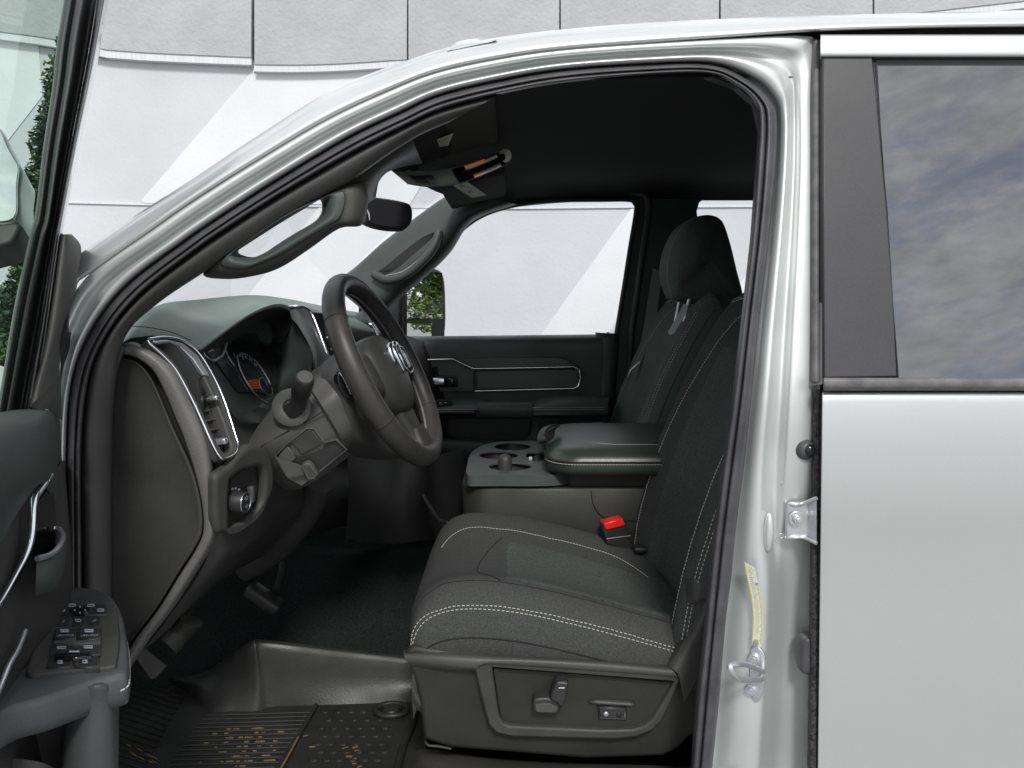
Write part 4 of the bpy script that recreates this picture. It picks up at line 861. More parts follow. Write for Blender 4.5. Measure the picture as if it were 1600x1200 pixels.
b = mb(M['gloss']); b.sheet([[(488, 488, 1.68), (505, 490, 1.72), (520, 494, 1.78)], [(500, 520, 1.66), (514, 520, 1.70), (530, 520, 1.76)], [(512, 556, 1.64), (526, 552, 1.68), (545, 550, 1.74)]], 4, 4)
tsn = b.build('touch_screen', dash)
b = mb(M['black']); b.sheet([[(300, 490, 1.9), (440, 486, 2.0), (560, 500, 2.3), (680, 540, 2.6)], [(300, 600, 1.9), (440, 600, 1.9), (560, 600, 2.1), (700, 620, 2.58)], [(300, 700, 1.7), (440, 700, 1.8), (560, 700, 2.0), (700, 720, 2.58)]], 4, 4); b.build('dash_backing', dash)  # added black sheet, keeps the bright wall from showing through dash gaps
b = mb(M['silver'])
for y in (528, 546): b.box(P(512 + (y - 528) * .4, y, 1.655), (.008, .006, .006), bev=.002)
b.build('screen_knob', tsn)
# side vent pod and its chrome frame at the far end of the dash (seen through the wheel)
b = mb(M['trim_gr']); b.tube([P(*q) for q in spl([(556, 545, 2.2), (560, 520, 2.2), (566, 505, 2.2), (575, 498, 2.2)], 4)], [.03] * 13, 12); b.build('vent_pod', dash)
b = mb(M['chrome']); b.tube([P(*q) for q in spl([(577, 506, 2.15), (583, 510, 2.15), (590, 525, 2.15), (596, 540, 2.15)], 4)], .004, 8); b.build('vent_frame', dash)
# dash end: seam band, end cap, vent
seam = [(174, 556), (190, 553), (215, 560), (240, 580), (257, 612), (275, 655), (287, 683), (303, 733), (315, 783), (318, 827), (307, 857), (280, 900), (247, 953), (213, 997), (180, 1050)]
band = [(180, 548), (205, 534), (230, 542), (252, 555), (277, 580), (300, 625), (313, 652), (330, 700), (338, 785), (340, 822), (332, 853), (308, 893), (269, 953), (235, 997), (200, 1050)]
b = mb(M['band'])
b.sheet([[(*lerp2(a, c_, f), 1.15 + o) for a, c_ in zip(seam, band)] for f, o in ((-.05, .03), (0, .004), (.08, -.004), (.5, -.006), (.85, .004), (1, .03))], 5, 3); b.build('end_band', dash)
cap_in = [(178, 568), (190, 561), (206, 564), (224, 577), (240, 602), (258, 645), (272, 678), (296, 732), (309, 781), (312, 825), (302, 853), (275, 896), (243, 949), (209, 994), (178, 1040)]
b = mb(M['cap']); ctr = (200, 800)
b.sheet([[(*lerp2((172, q[1] + (1030 - q[1]) * .02), q, f), 1.15 + o) for q in cap_in] for f, o in ((0, .010), (.3, .006), (.7, .002), (.93, -.002), (1.0, -.005), (1.035, .001), (1.06, .03))], 5, 3)
b.build('end_cap', dash)
b = mb(M['black']); b.plate([(160, 552), (178, 542), (205, 528), (240, 524), (275, 540), (310, 590), (322, 700), (326, 790), (320, 835), (250, 955), (190, 1060), (160, 1060)], YP(1.185), th=.01); b.build('cap_gap', dash)
vp = Plane((250, 560, 1.165), (310, 560, 1.245), (345, 715, 1.165))
vo = spl([(231, 533), (244, 528), (262, 527), (286, 533), (311, 552), (335, 591), (352, 630), (368, 680), (372, 694), (370, 706), (362, 713), (350, 717), (342, 712), (332, 694), (316, 658), (298, 620), (275, 578), (252, 553)], 4, True)
vi = spl([(241, 537), (250, 533), (260, 535), (280, 543), (299, 560), (315, 582), (331, 614), (347, 652), (359, 687), (362, 697), (360, 704), (352, 707), (346, 702), (336, 684), (320, 650), (302, 614), (280, 574), (262, 553)], 4, True)
b = mb(M['trim_lt']); b.plate(vo, vp, off=.008, th=.016, bev=.003, holes=[vi]); vent = b.build('air_vent', dash)
b = mb(M['chrome']); b.tube([vp.at(x, y, .010) for x, y in vo], .0022, 8, closed=True); b.build('chrome_strip', vent)
b = mb(M['zinc']); b.plate([(240, 532), (262, 530.5), (286, 536), (309, 555), (328, 588), (317, 584), (302, 561), (282, 542), (262, 534), (250, 536)], vp, off=.012, th=.006, bev=.002); b.build('silver_accent', vent)
b = mb(M['black']); b.plate(vi, vp, off=-.010, th=.004)
b.mat(M['trim']); b.plate([(278, 568), (306, 566), (316, 580), (317, 586), (296, 589), (285, 584)], vp, off=.004, th=.02, bev=.004); b.build('vent_back', vent)
for i in range(7):
    y0 = 597 + i * 14.5; x0 = 291 + i * 6.6; x1 = x0 + 27 - i * .6
    b = mb(M['trim_lt']); b.plate([(x0, y0 + 1), (x1, y0 - 2), (x1 + .6, y0 + .2), (x0 + .8, y0 + 3.4)], vp, off=-.004, th=.012, bev=.0006); b.build('vent_slat', vent)
b = mb(M['trim']); b.plate([(303, 590), (306, 590), (352, 692), (349, 693)], vp, off=-.006, th=.01); b.build('vent_vane', vent)
b = mb(M['chrome']); b.box(vp.at(327, 624, .006), (.030, .010, .008), Matrix.Rotation(R(-10), 3, 'Y'), bev=.002); b.build('vent_tab', vent)
b = mb(M['silver']); b.box(vp.at(345, 690, .002), (.020, .012, .010), Matrix.Rotation(R(-8), 3, 'Y'), bev=.002)
for i in range(4): b.box(vp.at(340 + i * 3.4, 690.5 - i * .8, .009), (.0015, .004, .010))
b.build('vent_wheel', vent)
# dash face, lower body
b = mb(M['trim'])
b.sheet([[(262, 540, 1.26), (318, 548, 1.30), (345, 600, 1.36), (420, 640, 1.6), (520, 640, 1.9), (700, 640, 2.5)],
         [(300, 600, 1.24), (335, 610, 1.25), (362, 640, 1.34), (430, 660, 1.55), (530, 670, 1.85), (700, 680, 2.5)],
         [(322, 665, 1.22), (352, 660, 1.22), (374, 690, 1.26), (430, 690, 1.5), (530, 700, 1.8), (700, 700, 2.5)],
         [(330, 735, 1.185), (350, 728, 1.19), (385, 712, 1.24), (440, 735, 1.40), (530, 730, 1.8), (700, 745, 2.5)],
         [(334, 800, 1.18), (352, 830, 1.19), (386, 835, 1.25), (450, 790, 1.42), (560, 770, 1.8), (700, 790, 2.5)],
         [(318, 885, 1.18), (345, 880, 1.20), (372, 868, 1.27), (440, 820, 1.46), (560, 790, 1.8), (700, 830, 2.5)],
         [(225, 1015, 1.19), (262, 985, 1.22), (300, 950, 1.32), (390, 880, 1.55), (560, 820, 2.0), (700, 850, 2.5)]], 5, 5)
b.build('lower_panel', dash)
# headlight switch pod
kp = Plane((360, 760, 1.185), (415, 760, 1.27), (360, 830, 1.19))
ko = spl([(336, 762), (340, 742), (356, 730), (376, 708), (392, 696), (410, 698), (424, 710), (430, 735), (428, 768), (410, 800), (385, 826), (350, 834), (338, 826)], 4, True)
ki = spl([(360, 756), (366, 745), (380, 736), (404, 730), (413, 736), (415, 758), (411, 786), (400, 804), (378, 820), (363, 826), (359, 815)], 4, True)
b = mb(M['cap']); b.plate(ko, kp, off=.012, th=.014, bev=.009, holes=[ki], segs=5); b.mat(M['black']).plate(ki, kp, off=-.006, th=.01); sw = b.build('switch_pod', dash)
b = mb(M['black']); c = kp.at(365, 784, 0); ax = (kp.n + Vector((.5, .12, .05))).normalized()
b.cyl(c, c + ax * .022, .0185, .0170, k=28, bev=.002); kn = b.build('headlight_knob', sw)
b = mb(M['chrome']); e1 = ax.orthogonal().normalized(); e2 = ax.cross(e1)
b.tube([c + ax * .0215 + (e1 * math.cos(a / 24 * 6.2832) + e2 * math.sin(a / 24 * 6.2832)) * .0165 for a in range(24)], .0012, 6, closed=True)
b.mat(M['white']); hx = Vector((0, 1, 0)) - ax * ax.y; hx = -hx.normalized() if hx.x < 0 else hx.normalized(); hy = ax.cross(hx); hy = hy if hy.z > 0 else -hy
text_mesh('=D', .010, c + ax * .0225 + hy * .004, hx, hy, b); text_mesh('=D', .008, c + ax * .0225 - hy * .009, hx, hy, b); b.build('knob_ring', kn)
b = mb(M['white'])
for x, y in ((362, 763), (367, 762), (372, 764)): b.plate([(x, y), (x + 3, y - 1), (x + 3.2, y + 2), (x + .3, y + 3)], kp, off=-.0045, th=.001)
b.build('switch_icons', sw)
b = mb(M['trim_lt']); b.box(kp.at(393, 772, .004), (.010, .012, .028), bev=.003); b.box(kp.at(390, 774, .004), (.0015, .014, .032), bev=.0005); b.build('dimmer_wheel', sw)
# steering column
b = mb(M['column'])
b.sheet([[(398, 672, 1.46), (425, 632, 1.46), (470, 592, 1.46), (515, 562, 1.47), (540, 545, 1.48)],
         [(388, 690, 1.34), (422, 650, 1.32), (468, 615, 1.31), (515, 582, 1.32), (545, 566, 1.34)],
         [(382, 708, 1.30), (425, 680, 1.27), (475, 645, 1.26), (522, 612, 1.27), (555, 592, 1.30)],
         [(392, 722, 1.31), (432, 706, 1.27), (482, 676, 1.26), (532, 645, 1.27), (562, 625, 1.30)],
         [(420, 745, 1.33), (452, 738, 1.29), (498, 712, 1.28), (545, 682, 1.29), (570, 660, 1.32)],
         [(440, 765, 1.40), (470, 763, 1.36), (510, 740, 1.35), (555, 705, 1.36), (580, 690, 1.38)]], 5, 5)
b.mat(M['seam']).tube([P(*q) for q in spl([(487, 612, 1.258), (505, 640, 1.254), (522, 668, 1.262), (541, 702, 1.28)], 5)], .0016, 6)
b.tube([P(*q) for q in spl([(395, 705, 1.285), (432, 684, 1.264), (452, 672, 1.256)], 5)], .0009, 6); b.tube([P(*q) for q in spl([(474, 662, 1.252), (490, 652, 1.25), (506, 642, 1.25)], 5)], .0009, 6)
col = b.build('steering_column', truck)
b = mb(M['column']); dpn = Plane((440, 640, 1.262), (480, 620, 1.258), (460, 665, 1.252)); 
dc = dpn.at(455, 637, .004); 
ring_ = lambda r, o: [dpn.at(455 + r * math.cos(a / 32 * 6.2832), 637 + r * .97 * math.sin(a / 32 * 6.2832), o) for a in range(32)]
b.grid([ring_(31, -.012), ring_(31, .003), ring_(29.5, .0045), ring_(15, .0055), ring_(13, .004), ring_(12, -.008)], cu=True, flip=False)
b.build('stalk_bezel', col)
b = mb(M['black']); b.tube([P(462, 644, 1.262), P(465, 634, 1.25), P(468, 622, 1.235), P(470, 614, 1.225), P(470.2, 613.5, 1.2245), P(474, 600, 1.21), P(476, 592, 1.20), P(476.6, 590, 1.198)], [.0165, .0145, .014, .0138, .0165, .0165, .0160, .0145], 24)
st = b.build('turn_stalk', col)
b = mb(M['column']); c = P(477, 589, 1.196); a_ = (P(476.6, 590, 1.198) - P(470, 614, 1.225)).normalized(); b.cyl(c - a_ * .004, c + a_ * .002, .0128, k=24, bev=.0015); b.cyl(c, c + a_ * .0028, .0085, k=24, bev=.001); b.build('stalk_cap', st)
lpn = Plane((440, 710, 1.26), (500, 675, 1.262), (470, 750, 1.275))
b = mb(M['column']); bo = [lerp2((488, 712), q, 1.055) for q in [(431, 713), (450, 694), (480, 671), (490, 671), (505, 692), (524, 688), (540, 703), (500, 736), (472, 757), (450, 745)]]
bi = [(431, 713), (450, 694), (480, 671), (490, 671), (505, 692), (524, 688), (540, 703), (500, 736), (472, 757), (450, 745)]
b.plate(bo, lpn, off=.003, th=.02, bev=.0015, holes=[bi]); b.mat(M['black']).plate(bi, lpn, off=-.004, th=.006); lb = b.build('column_pocket', col)
b = mb(M['trim']); b.plate([(454, 689), (481, 672), (487, 673), (501, 694), (472, 710)], lpn, off=.001, th=.01, bev=.001); b.build('pocket_cover', lb)
b = mb(M['column']); b.plate([(434, 713), (449, 697), (463, 716), (458, 722), (440, 730)], lpn, off=.0, th=.012, bev=.003)
b.build('pocket_block', lb)
b = mb(M['column']); b.plate([(470, 728), (480, 723), (486, 725), (498, 740), (492, 750), (480, 751)], lpn, off=.012, th=.012, bev=.003)
for i in range(3): b.tube([lpn.at(476 + i * 4, 729 + i * .5, .013), lpn.at(486 + i * 4, 745 - i, .013)], .0009, 5)
b.build('tilt_lever', lb)
# lower column, duct and brake pedal in the dark footwell
b = mb(M['trim']); b.tube([P(*q) for q in spl([(500, 752, 1.5), (478, 800, 1.55), (440, 850, 1.6), (385, 890, 1.65)], 5)], [.03] * 16, 12); b.build('column_shaft', col)
b = mb(M['black']); b.tube([P(*q) for q in spl([(420, 840, 1.7), (440, 880, 1.68), (430, 925, 1.62)], 4)], .012, 8); b.box(P(412, 935, 1.60), (.09, .05, .03), Matrix.Rotation(R(35), 3, 'Y'), bev=.008); b.build('brake_pedal', truck)
b = mb(M['base']); b.tube([P(*q) for q in spl([(300, 970, 1.24), (282, 990, 1.24), (262, 1012, 1.22)], 4)], [.022] * 9, 10, flat=.6)
ppn = Plane((205, 1030, 1.19), (258, 1040, 1.22), (240, 1060, 1.20)); b.plate([(208, 1024), (225, 1010), (262, 1040), (245, 1060), (236, 1062)], ppn, off=.004, th=.03, bev=.003); b.build('parking_brake_pedal', truck)
# centre stack side beside the footwell
b = mb(M['black']); b.sheet([[(540, 690, 1.62), (600, 705, 1.64), (660, 715, 1.66), (725, 700, 1.9)], [(545, 760, 1.64), (600, 790, 1.64), (655, 790, 1.66), (728, 760, 1.9)], [(540, 840, 1.7), (600, 850, 1.7), (660, 845, 1.7), (730, 840, 1.9)]], 4, 4)
b.mat(M['trim']).tube([P(*q) for q in [(660, 772, 1.65), (672, 792, 1.65), (684, 812, 1.66), (700, 818, 1.72), (735, 818, 1.85)]], .005, 8); b.build('stack_side', dash)
b = mb(M['trim_gr']); b.sheet([[(738, 765, 1.72), (742, 790, 1.72), (732, 812, 1.72)], [(748, 765, 1.68), (750, 792, 1.68), (752, 812, 1.68)]], 3, 2); b.build('console_bracket', con)

# ================================================================= STEERING WHEEL
WC = P(604, 577, 1.43); wn = Vector((math.cos(R(26)) * math.cos(R(5)), -math.sin(R(5)), math.sin(R(26)))).normalized()
wu = (Vector((0, 1, 0)) - wn * wn.y).normalized(); wv = wn.cross(wu); wv = wv if wv.z > 0 else -wv      # wu across (far), wv up
def wp(a, r, d=0): return WC + wu * r * math.cos(R(a)) + wv * r * math.sin(R(a)) + wn * d
RR = .184
b = mb(M['wheel']); rows = []
for i in range(120):
    a = i * 3; c = wp(a, RR); rad = (wp(a, 1) - WC).normalized()
    fl = 1 + (.05 if abs(((a + 90) % 360) - 180) > 150 else 0)
    rows.append([c + (rad * math.cos(t) * .0185 * fl + wn * math.sin(t) * .0212) for t in [6.2832 * j / 18 for j in range(18)]])
b.grid(rows, cu=True, cv=True)
sw_ = b.build('steering_wheel', truck)
b = mb(M['perf']); pr = []
for i in range(25):
    a = -8 + i * 3.3 + 0; c = wp(a, RR); rad = (wp(a, 1) - WC).normalized()
    pr.append([c + (rad * math.cos(t) * .0188 + wn * math.sin(t) * .0215) for t in [R(150 + 12 * j) for j in range(10)]])
b.grid(pr)
b.mat(M['thread'])
for rng in ((4, 80), (-62, -18)):
    for a in range(rng[0] * 2, rng[1] * 2, 3):
        a /= 2; rad = (wp(a, 1) - WC).normalized(); t = R(200); k = wp(a, RR) + rad * math.cos(t) * .0192 + wn * math.sin(t) * .0219; k2 = wp(a + 1.1, RR) + rad * math.cos(R(188)) * .0192 + wn * math.sin(R(188)) * .0219
        b.tube([k, k2], .0005, 4, cap=False)
b.build('rim_stitching', sw_)
for a in (142, 36, -38, 205, 236):
    b = mb(M['seam']); rad = (wp(a, 1) - WC).normalized(); b.tube([wp(a, RR) + rad * math.cos(t) * .0186 + wn * math.sin(t) * .0214 for t in [6.2832 * j / 20 for j in range(20)]], .0008, 5, closed=True); b.build('rim_seam', sw_)
# hub pad: rounded body in the wheel plane
def hubp(a, k, d):
    ca, sa = math.cos(a), math.sin(a); ex = .72
    x = math.copysign(abs(ca) ** ex, ca) * .092 * k; y = math.copysign(abs(sa) ** ex, sa) * (.078 if sa > 0 else .088) * k
    if sa < 0: x *= 1 - .25 * abs(sa)
    return WC + wu * x + wv * (y - .006) + wn * d
b = mb(M['wheel']); b.mats[0] = M['trim']
b.grid([[hubp(6.2832 * j / 48, k, d) for j in range(48)] for k, d in ((.9, -.05), (1.0, -.035), (1.0, -.012), (.985, 0), (.95, .008), (.85, .015), (.6, .022), (.3, .025), (.01, .026))], cu=True); hub = b.build('hub_pad', sw_)
b = mb(M['trim'])
for sx in (1, -1):     # side spokes
    b.sheet([[WC + wu * sx * x + wv * (y0 + (yy_) * h) + wn * d for yy_, d in ((1, -.02), (1, -.005), (.6, .006), (-.6, .006), (-1, -.005), (-1, -.02))] for x, y0, h, _ in ((.07, .0, .045, 0), (.10, .002, .042, 0), (.13, .006, .034, 0), (.16, .012, .027, 0), (.182, .014, .026, 0))], 4, 4)
b.sheet([[WC + wv * -y + wu * x * w_ + wn * d for x, d in ((-1, -.02), (-1, -.004), (-.6, .004), (.6, .004), (1, -.004), (1, -.02))] for y, w_ in ((.06, .045), (.10, .040), (.14, .034), (.18, .040))], 4, 4)
b.build('wheel_spoke', sw_)
b = mb(M['wheel']); b.sheet([[WC + wv * -y + wu * x * w_ + wn * d for x, d in ((-1, -.012), (-.9, .006), (-.4, .012), (.4, .012), (.9, .006), (1, -.012))] for y, w_ in ((.125, .030), (.15, .036), (.17, .055), (.186, .085))], 4, 4); b.build('spoke_cover', sw_)
for sx in (1,):
    b = mb(M['gloss']); pl_ = Plane(WC + wn * .012, WC + wn * .012 + wu, WC + wn * .012 + wv)
    def wl(x, y): # point to pixel not needed: build directly
        return WC + wu * x + wv * y + wn * .010
    o_ = [(sx * x, y) for x, y in ((.098, .028), (.128, .03), (.145, .022), (.145, -.012), (.135, -.026), (.10, -.024))]
    ring0 = spl(o_, 4, True); m0 = (sx * .12, .002)
    b.grid([[wl(*lerp2(m0, q, k)) + wn * d for q in ring0] for k, d in ((1.0, -.012), (1, 0), (.95, .003), (.5, .004), (.01, .004))], cu=True)
    b.mat(M['chrome']).tube([wl(*q) + wn * .002 for q in ring0], .0018, 6, closed=True)
    b.mat(M['white'])
    for yy_ in (.016, .002, -.012): b.tube([wl(sx * .118, yy_) + wn * .005, wl(sx * .124, yy_) + wn * .005], .0012, 5)
    b.build('switch_cluster', sw_)
# chrome emblem: a horned head outline in relief
b = mb(M['chrome']); E0 = WC + wn * .026 + wv * .012 + wu * .01
def ep(x, y, d=0): return E0 + wu * x + wv * y + wn * d
for s_ in (1, -1):
    b.tube([ep(s_ * x, y, d) for x, y, d in spl([(.004, .021, .002), (.014, .026, .003), (.026, .022, .002), (.030, .008, 0), (.025, -.006, 0), (.017, -.007, 0), (.015, .001, 0)], 5)], [.0068] * 20 + [.005] * 11, 8)
    b.tube([ep(s_ * x, y, d) for x, y, d in spl([(.006, .016, .003), (.011, .004, .003), (.009, -.012, .003), (.004, -.026, .002), (0, -.028, .002)], 5)], [.0066] * 21, 8)
b.build('emblem', sw_)
# cruise paddle cluster behind the rim and column collar
b = mb(M['trim']); b.sheet([[(505, 566, 1.36), (528, 550, 1.38), (548, 545, 1.42), (580, 560, 1.5)], [(500, 600, 1.31), (525, 585, 1.28), (550, 580, 1.31), (585, 600, 1.42)], [(512, 640, 1.30), (538, 630, 1.27), (562, 625, 1.31), (600, 650, 1.42)], [(538, 700, 1.32), (560, 690, 1.31), (585, 690, 1.35), (620, 705, 1.44)], [(560, 715, 1.42), (585, 718, 1.42), (610, 718, 1.44), (640, 715, 1.5)]], 5, 5); b.build('column_collar', col)
b = mb(M['gloss']); b.plate(spl([(527, 590), (532, 579), (541, 580), (548, 597), (552, 612), (549, 622), (541, 620), (531, 606)], 4, True), Plane((530, 590, 1.262), (552, 590, 1.275), (540, 620, 1.262)), off=.004, th=.02, bev=.002)
b.mat(M['silver']).tube([P(*q) for q in spl([(531, 583, 1.255), (537, 592, 1.252), (543, 604, 1.252), (548, 616, 1.255)], 4)], .0013, 6); b.build('paddle_switch', col)
# red dirt crumbs and floor liner
zf = ZP(-.838)
b = mb(M['mat'])
b.sheet([[(120, 1110, 1.36), (185, 1088, 1.42), (274, 1067, 1.50), (327, 1111, 1.48), (430, 1104, 1.48), (500, 1101, 1.49), (655, 1096, 1.50)]] and
        [[tuple(zf.at(x, y)) and zf.at(x, y) for x, y in r] for r in ([(100, 1090), (180, 1082), (274, 1067), (330, 1110), (430, 1103), (500, 1100), (660, 1095)], [(100, 1150), (185, 1145), (260, 1130), (330, 1130), (430, 1125), (500, 1122), (660, 1118)], [(100, 1300), (180, 1290), (250, 1290), (330, 1290), (430, 1290), (520, 1290), (680, 1290)])], 4, 4)
def wall_pt(x, yb_, yt, f):
    q = zf.at(x, yb_); t_ = ray(x, yt); k = (q.y + .02 * f) / t_.y; top_ = CAM + t_ * k; return q.lerp(Vector((top_.x, q.y + .02, top_.z)), f)
b.sheet([[zf.at(*q) for q in ((262, 1062), (300, 1088), (327, 1111), (365, 1111), (399, 1111), (430, 1104), (520, 1101), (600, 1098), (656, 1096))],
         [P(x, y, Y) for x, y, Y in ((270, 1062, 1.52), (306, 1068, 1.50), (335, 1078, 1.49), (368, 1070, 1.485), (400, 1064, 1.475), (424, 1062, 1.485), (520, 1066, 1.50), (600, 1068, 1.51), (656, 1070, 1.52))],
         [P(x, y, Y) for x, y, Y in ((272, 1060, 1.54), (312, 1056, 1.52), (345, 1040, 1.51), (372, 1020, 1.50), (395, 1008, 1.49), (416, 1006, 1.50), (520, 1018, 1.52), (600, 1026, 1.53), (656, 1032, 1.54))],
         [P(x, y, Y) for x, y, Y in ((272, 1058, 1.56), (312, 1052, 1.54), (345, 1034, 1.53), (374, 1013, 1.52), (393, 1003, 1.51), (416, 1001, 1.52), (520, 1013, 1.54), (600, 1021, 1.55), (656, 1027, 1.56))]], 5, 4)
b.mat(M['mat'])
for i in range(16):
    y = 1118 + i * 6.2 + i * i * .08; x0 = 322 - i * 5.5; x1 = 490 - i * 5
    b.tube([zf.at(x, y - (x - x0) * .03, .001) for x in (x0, (x0 + x1) / 2, x1)], .0022, 6, cap=False)
for i in range(19):
    r_ = lerp2((292, 1082), (205, 1235), i / 18); b.tube([zf.at(r_[0] - 190, r_[1] - 62, .0015), zf.at(r_[0] - 90, r_[1] - 30, .0015), zf.at(r_[0], r_[1], .0015)], .0024, 6, cap=False)
b.tube([zf.at(x, y, .003) for x, y in ((494, 1102), (478, 1130), (458, 1165), (435, 1210))], .005, 8)
b.mat(M['dirt']); random.seed(11)
for i in range(75):
    k = random.choice([3, 4, 5, 6, 7, 8, 9, 10, 11, 12]); y = 1121 + k * 6.2 + k * k * .08; x = random.gauss(400, 40) - k * 4
    if 320 - k * 5 < x < 480 - k * 5: l_ = random.uniform(3, 10); b.tube([zf.at(x, y - .03 * (x - 322), .0016), zf.at(x + l_, y - .03 * (x + l_ - 322), .0016)], random.uniform(.0008, .0024), 5, cap=False)
for i in range(9):
    x = random.uniform(455, 560); y = random.uniform(1150, 1200); l_ = random.uniform(3, 12); b.tube([zf.at(x, y, .001), zf.at(x + l_, y - random.uniform(-1, 3), .001)], random.uniform(.001, .0022), 5, cap=False)
for i in range(12):
    x = random.uniform(190, 240); y = 1165 + (x - 190) * .5 + random.uniform(-8, 8); b.tube([zf.at(x, y, .002), zf.at(x + 8, y + 4, .002)], .0012, 5, cap=False)
b.tube([zf.at(466, 1152, .0075), zf.at(452, 1178, .0075), zf.at(438, 1202, .0075)], .0022, 5)
b.mat(M['mat'])
random.seed(5)
for r_i in range(7):
    for c_i in range(7):
        x = 508 + c_i * 20 + (r_i % 2) * 8 - r_i * 3; y = 1112 + r_i * 12.5
        if x < 610: b.ell(zf.at(x, y, .0), (.010, .007, .0022), nu=8, nv=6)
cc = zf.at(612, 1112, .001); b.tube([cc + Vector((.033 * math.cos(a / 24 * 6.2832), .024 * math.sin(a / 24 * 6.2832), .004)) for a in range(24)], .006, 8, closed=True); b.cyl(cc, cc + Vector((0, 0, .010)), .022, .018, k=20, bev=.003)
b.tube([zf.at(x, y, .004) for x, y in ((652, 1098), (645, 1130), (630, 1165), (618, 1210))], .008, 8)
fm = b.build('floor_mat', None, label='black ribbed rubber floor liner with dried mud below the driver seat', category='floor mat')
# bright crumbs on the dark carpet
# sill trim
b = mb(M['trim_lt']); b.sheet([[(640, 1180, 1.34), (670, 1170, 1.26), (780, 1186, 1.22), (900, 1192, 1.22), (1100, 1198, 1.2)], [(642, 1190, 1.30), (672, 1178, 1.22), (780, 1194, 1.18), (900, 1199, 1.18), (1100, 1204, 1.17)], [(640, 1215, 1.24), (680, 1215, 1.13), (780, 1215, 1.12), (900, 1218, 1.12), (1100, 1222, 1.12)], [(640, 1260, 1.24), (680, 1260, 1.12), (780, 1260, 1.11), (900, 1260, 1.11), (1100, 1260, 1.11)]], 5, 4); b.build('sill_trim', truck)
b = mb(M['trim']); b.tube([P(*q) for q in spl([(662, 1130, 1.22), (664, 1150, 1.2), (668, 1164, 1.18), (685, 1166, 1.18), (705, 1170, 1.18)], 4)], .0022, 6); b.build('seat_rail', seat1)

# ================================================================= OPEN FRONT DOOR
DH = Vector((-.622, 1.05, 0)); dd = Vector((math.cos(R(75)), -math.sin(R(75)), 0))
D = Plane(Vector((DH.x, DH.y, CZ)), Vector((DH.x, DH.y, CZ)) + dd, Vector((DH.x, DH.y, CZ - 1)))
def dpt(x, y, o=0): return D.at(x, y, o)
b = mb(M['trim'])
# frame channels: left edge, rib lines, right edge from top to bottom (y sampled)
e0 = [(103, -20), (88, 73), (82, 133), (67, 233), (55, 333), (48, 360), (22, 480), (2, 600), (-8, 660)]
e1 = [(134, -20), (120, 60), (111, 125), (94, 225), (78, 340), (70, 372), (46, 490), (25, 600), (14, 660)]
e2 = [(155, -20), (143, 60), (130, 130), (110, 233), (90, 340), (84, 372), (66, 490), (44, 610), (38, 660)]
e3 = [(176, -20), (158, 70), (146, 130), (125, 225), (101, 350), (98, 372), (84, 480), (70, 600), (62, 660)]
def mixr(A, B, f, o): return [dpt(*lerp2(a, c_, f), o) for a, c_ in zip(A, B)]
b.mat(M['lid']).sheet([mixr(e0, e1, 0, -.02), mixr(e0, e1, .03, .006), mixr(e0, e1, .25, .012), mixr(e0, e1, .5, .004), mixr(e0, e1, .62, .010), mixr(e0, e1, .9, .012), mixr(e1, e2, .02, .0)], 5, 3)
b.mat(M['black']).sheet([mixr(e1, e2, 0, .0), mixr(e1, e2, .3, -.008), mixr(e1, e2, .7, -.008), mixr(e1, e2, .95, .002)], 5, 2)
b.mat(M['rubber']).sheet([mixr(e2, e3, -.05, -.002), mixr(e2, e3, .1, .012), mixr(e2, e3, .35, .016), mixr(e2, e3, .5, .008)], 5, 3)
b.mat(M['paint']).sheet([mixr(e2, e3, .48, .004), mixr(e2, e3, .55, .010), mixr(e2, e3, .8, .008), mixr(e2, e3, 1.0, -.004), mixr(e2, e3, 1.0, -.04)], 5, 3)
fdoor = b.build('door', truck, label='open front door on the left with its window raised')
# glass
b = mb(M['doorglass']); b.grid([[dpt(-400, -60, -.012), dpt(110, -60, -.012)], [dpt(-400, 800, -.012), dpt(30, 800, -.012)]]); b.build('window', fdoor)
# sail trim
b = mb(M['trim_lt'])
s1 = [(97, 366), (92, 400), (84, 460), (76, 510), (66, 560), (55, 600), (46, 636)]; s2 = [(112, 366), (126, 385), (123, 420), (112, 470), (98, 510), (92, 545), (92, 590)]; 
b.sheet([[dpt(x - 1, y, .0) for x, y in s1], [dpt(x, y, .022) for x, y in s1], [dpt(*lerp2(p, q, .3), .030) for p, q in zip(s1, s2)], [dpt(*lerp2(p, q, .8), .030) for p, q in zip(s1, s2)], [dpt(x, y, .020) for x, y in s2], [dpt(x, y, -.02) for x, y in s2]], 5, 3)
b.mat(M['trim_lt']).sheet([[dpt(*q, .015) for q in ((44, 634), (66, 560), (92, 520))], [dpt(*q, .022) for q in ((60, 640), (80, 600), (93, 570))], [dpt(*q, .022) for q in ((75, 640), (88, 630), (95, 600))], [dpt(*q, .016) for q in ((85, 650), (93, 655), (97, 655))]], 4, 4)
b.mat(M['black']).sheet([[dpt(*q, -.01) for q in ((108, 366), (124, 390), (118, 440), (108, 490), (96, 545), (94, 600))], [dpt(*q, -.014) for q in ((112, 368), (127, 392), (120, 450), (114, 500), (108, 545), (100, 570))]], 4, 2)
b.build('mirror_sail', fdoor)
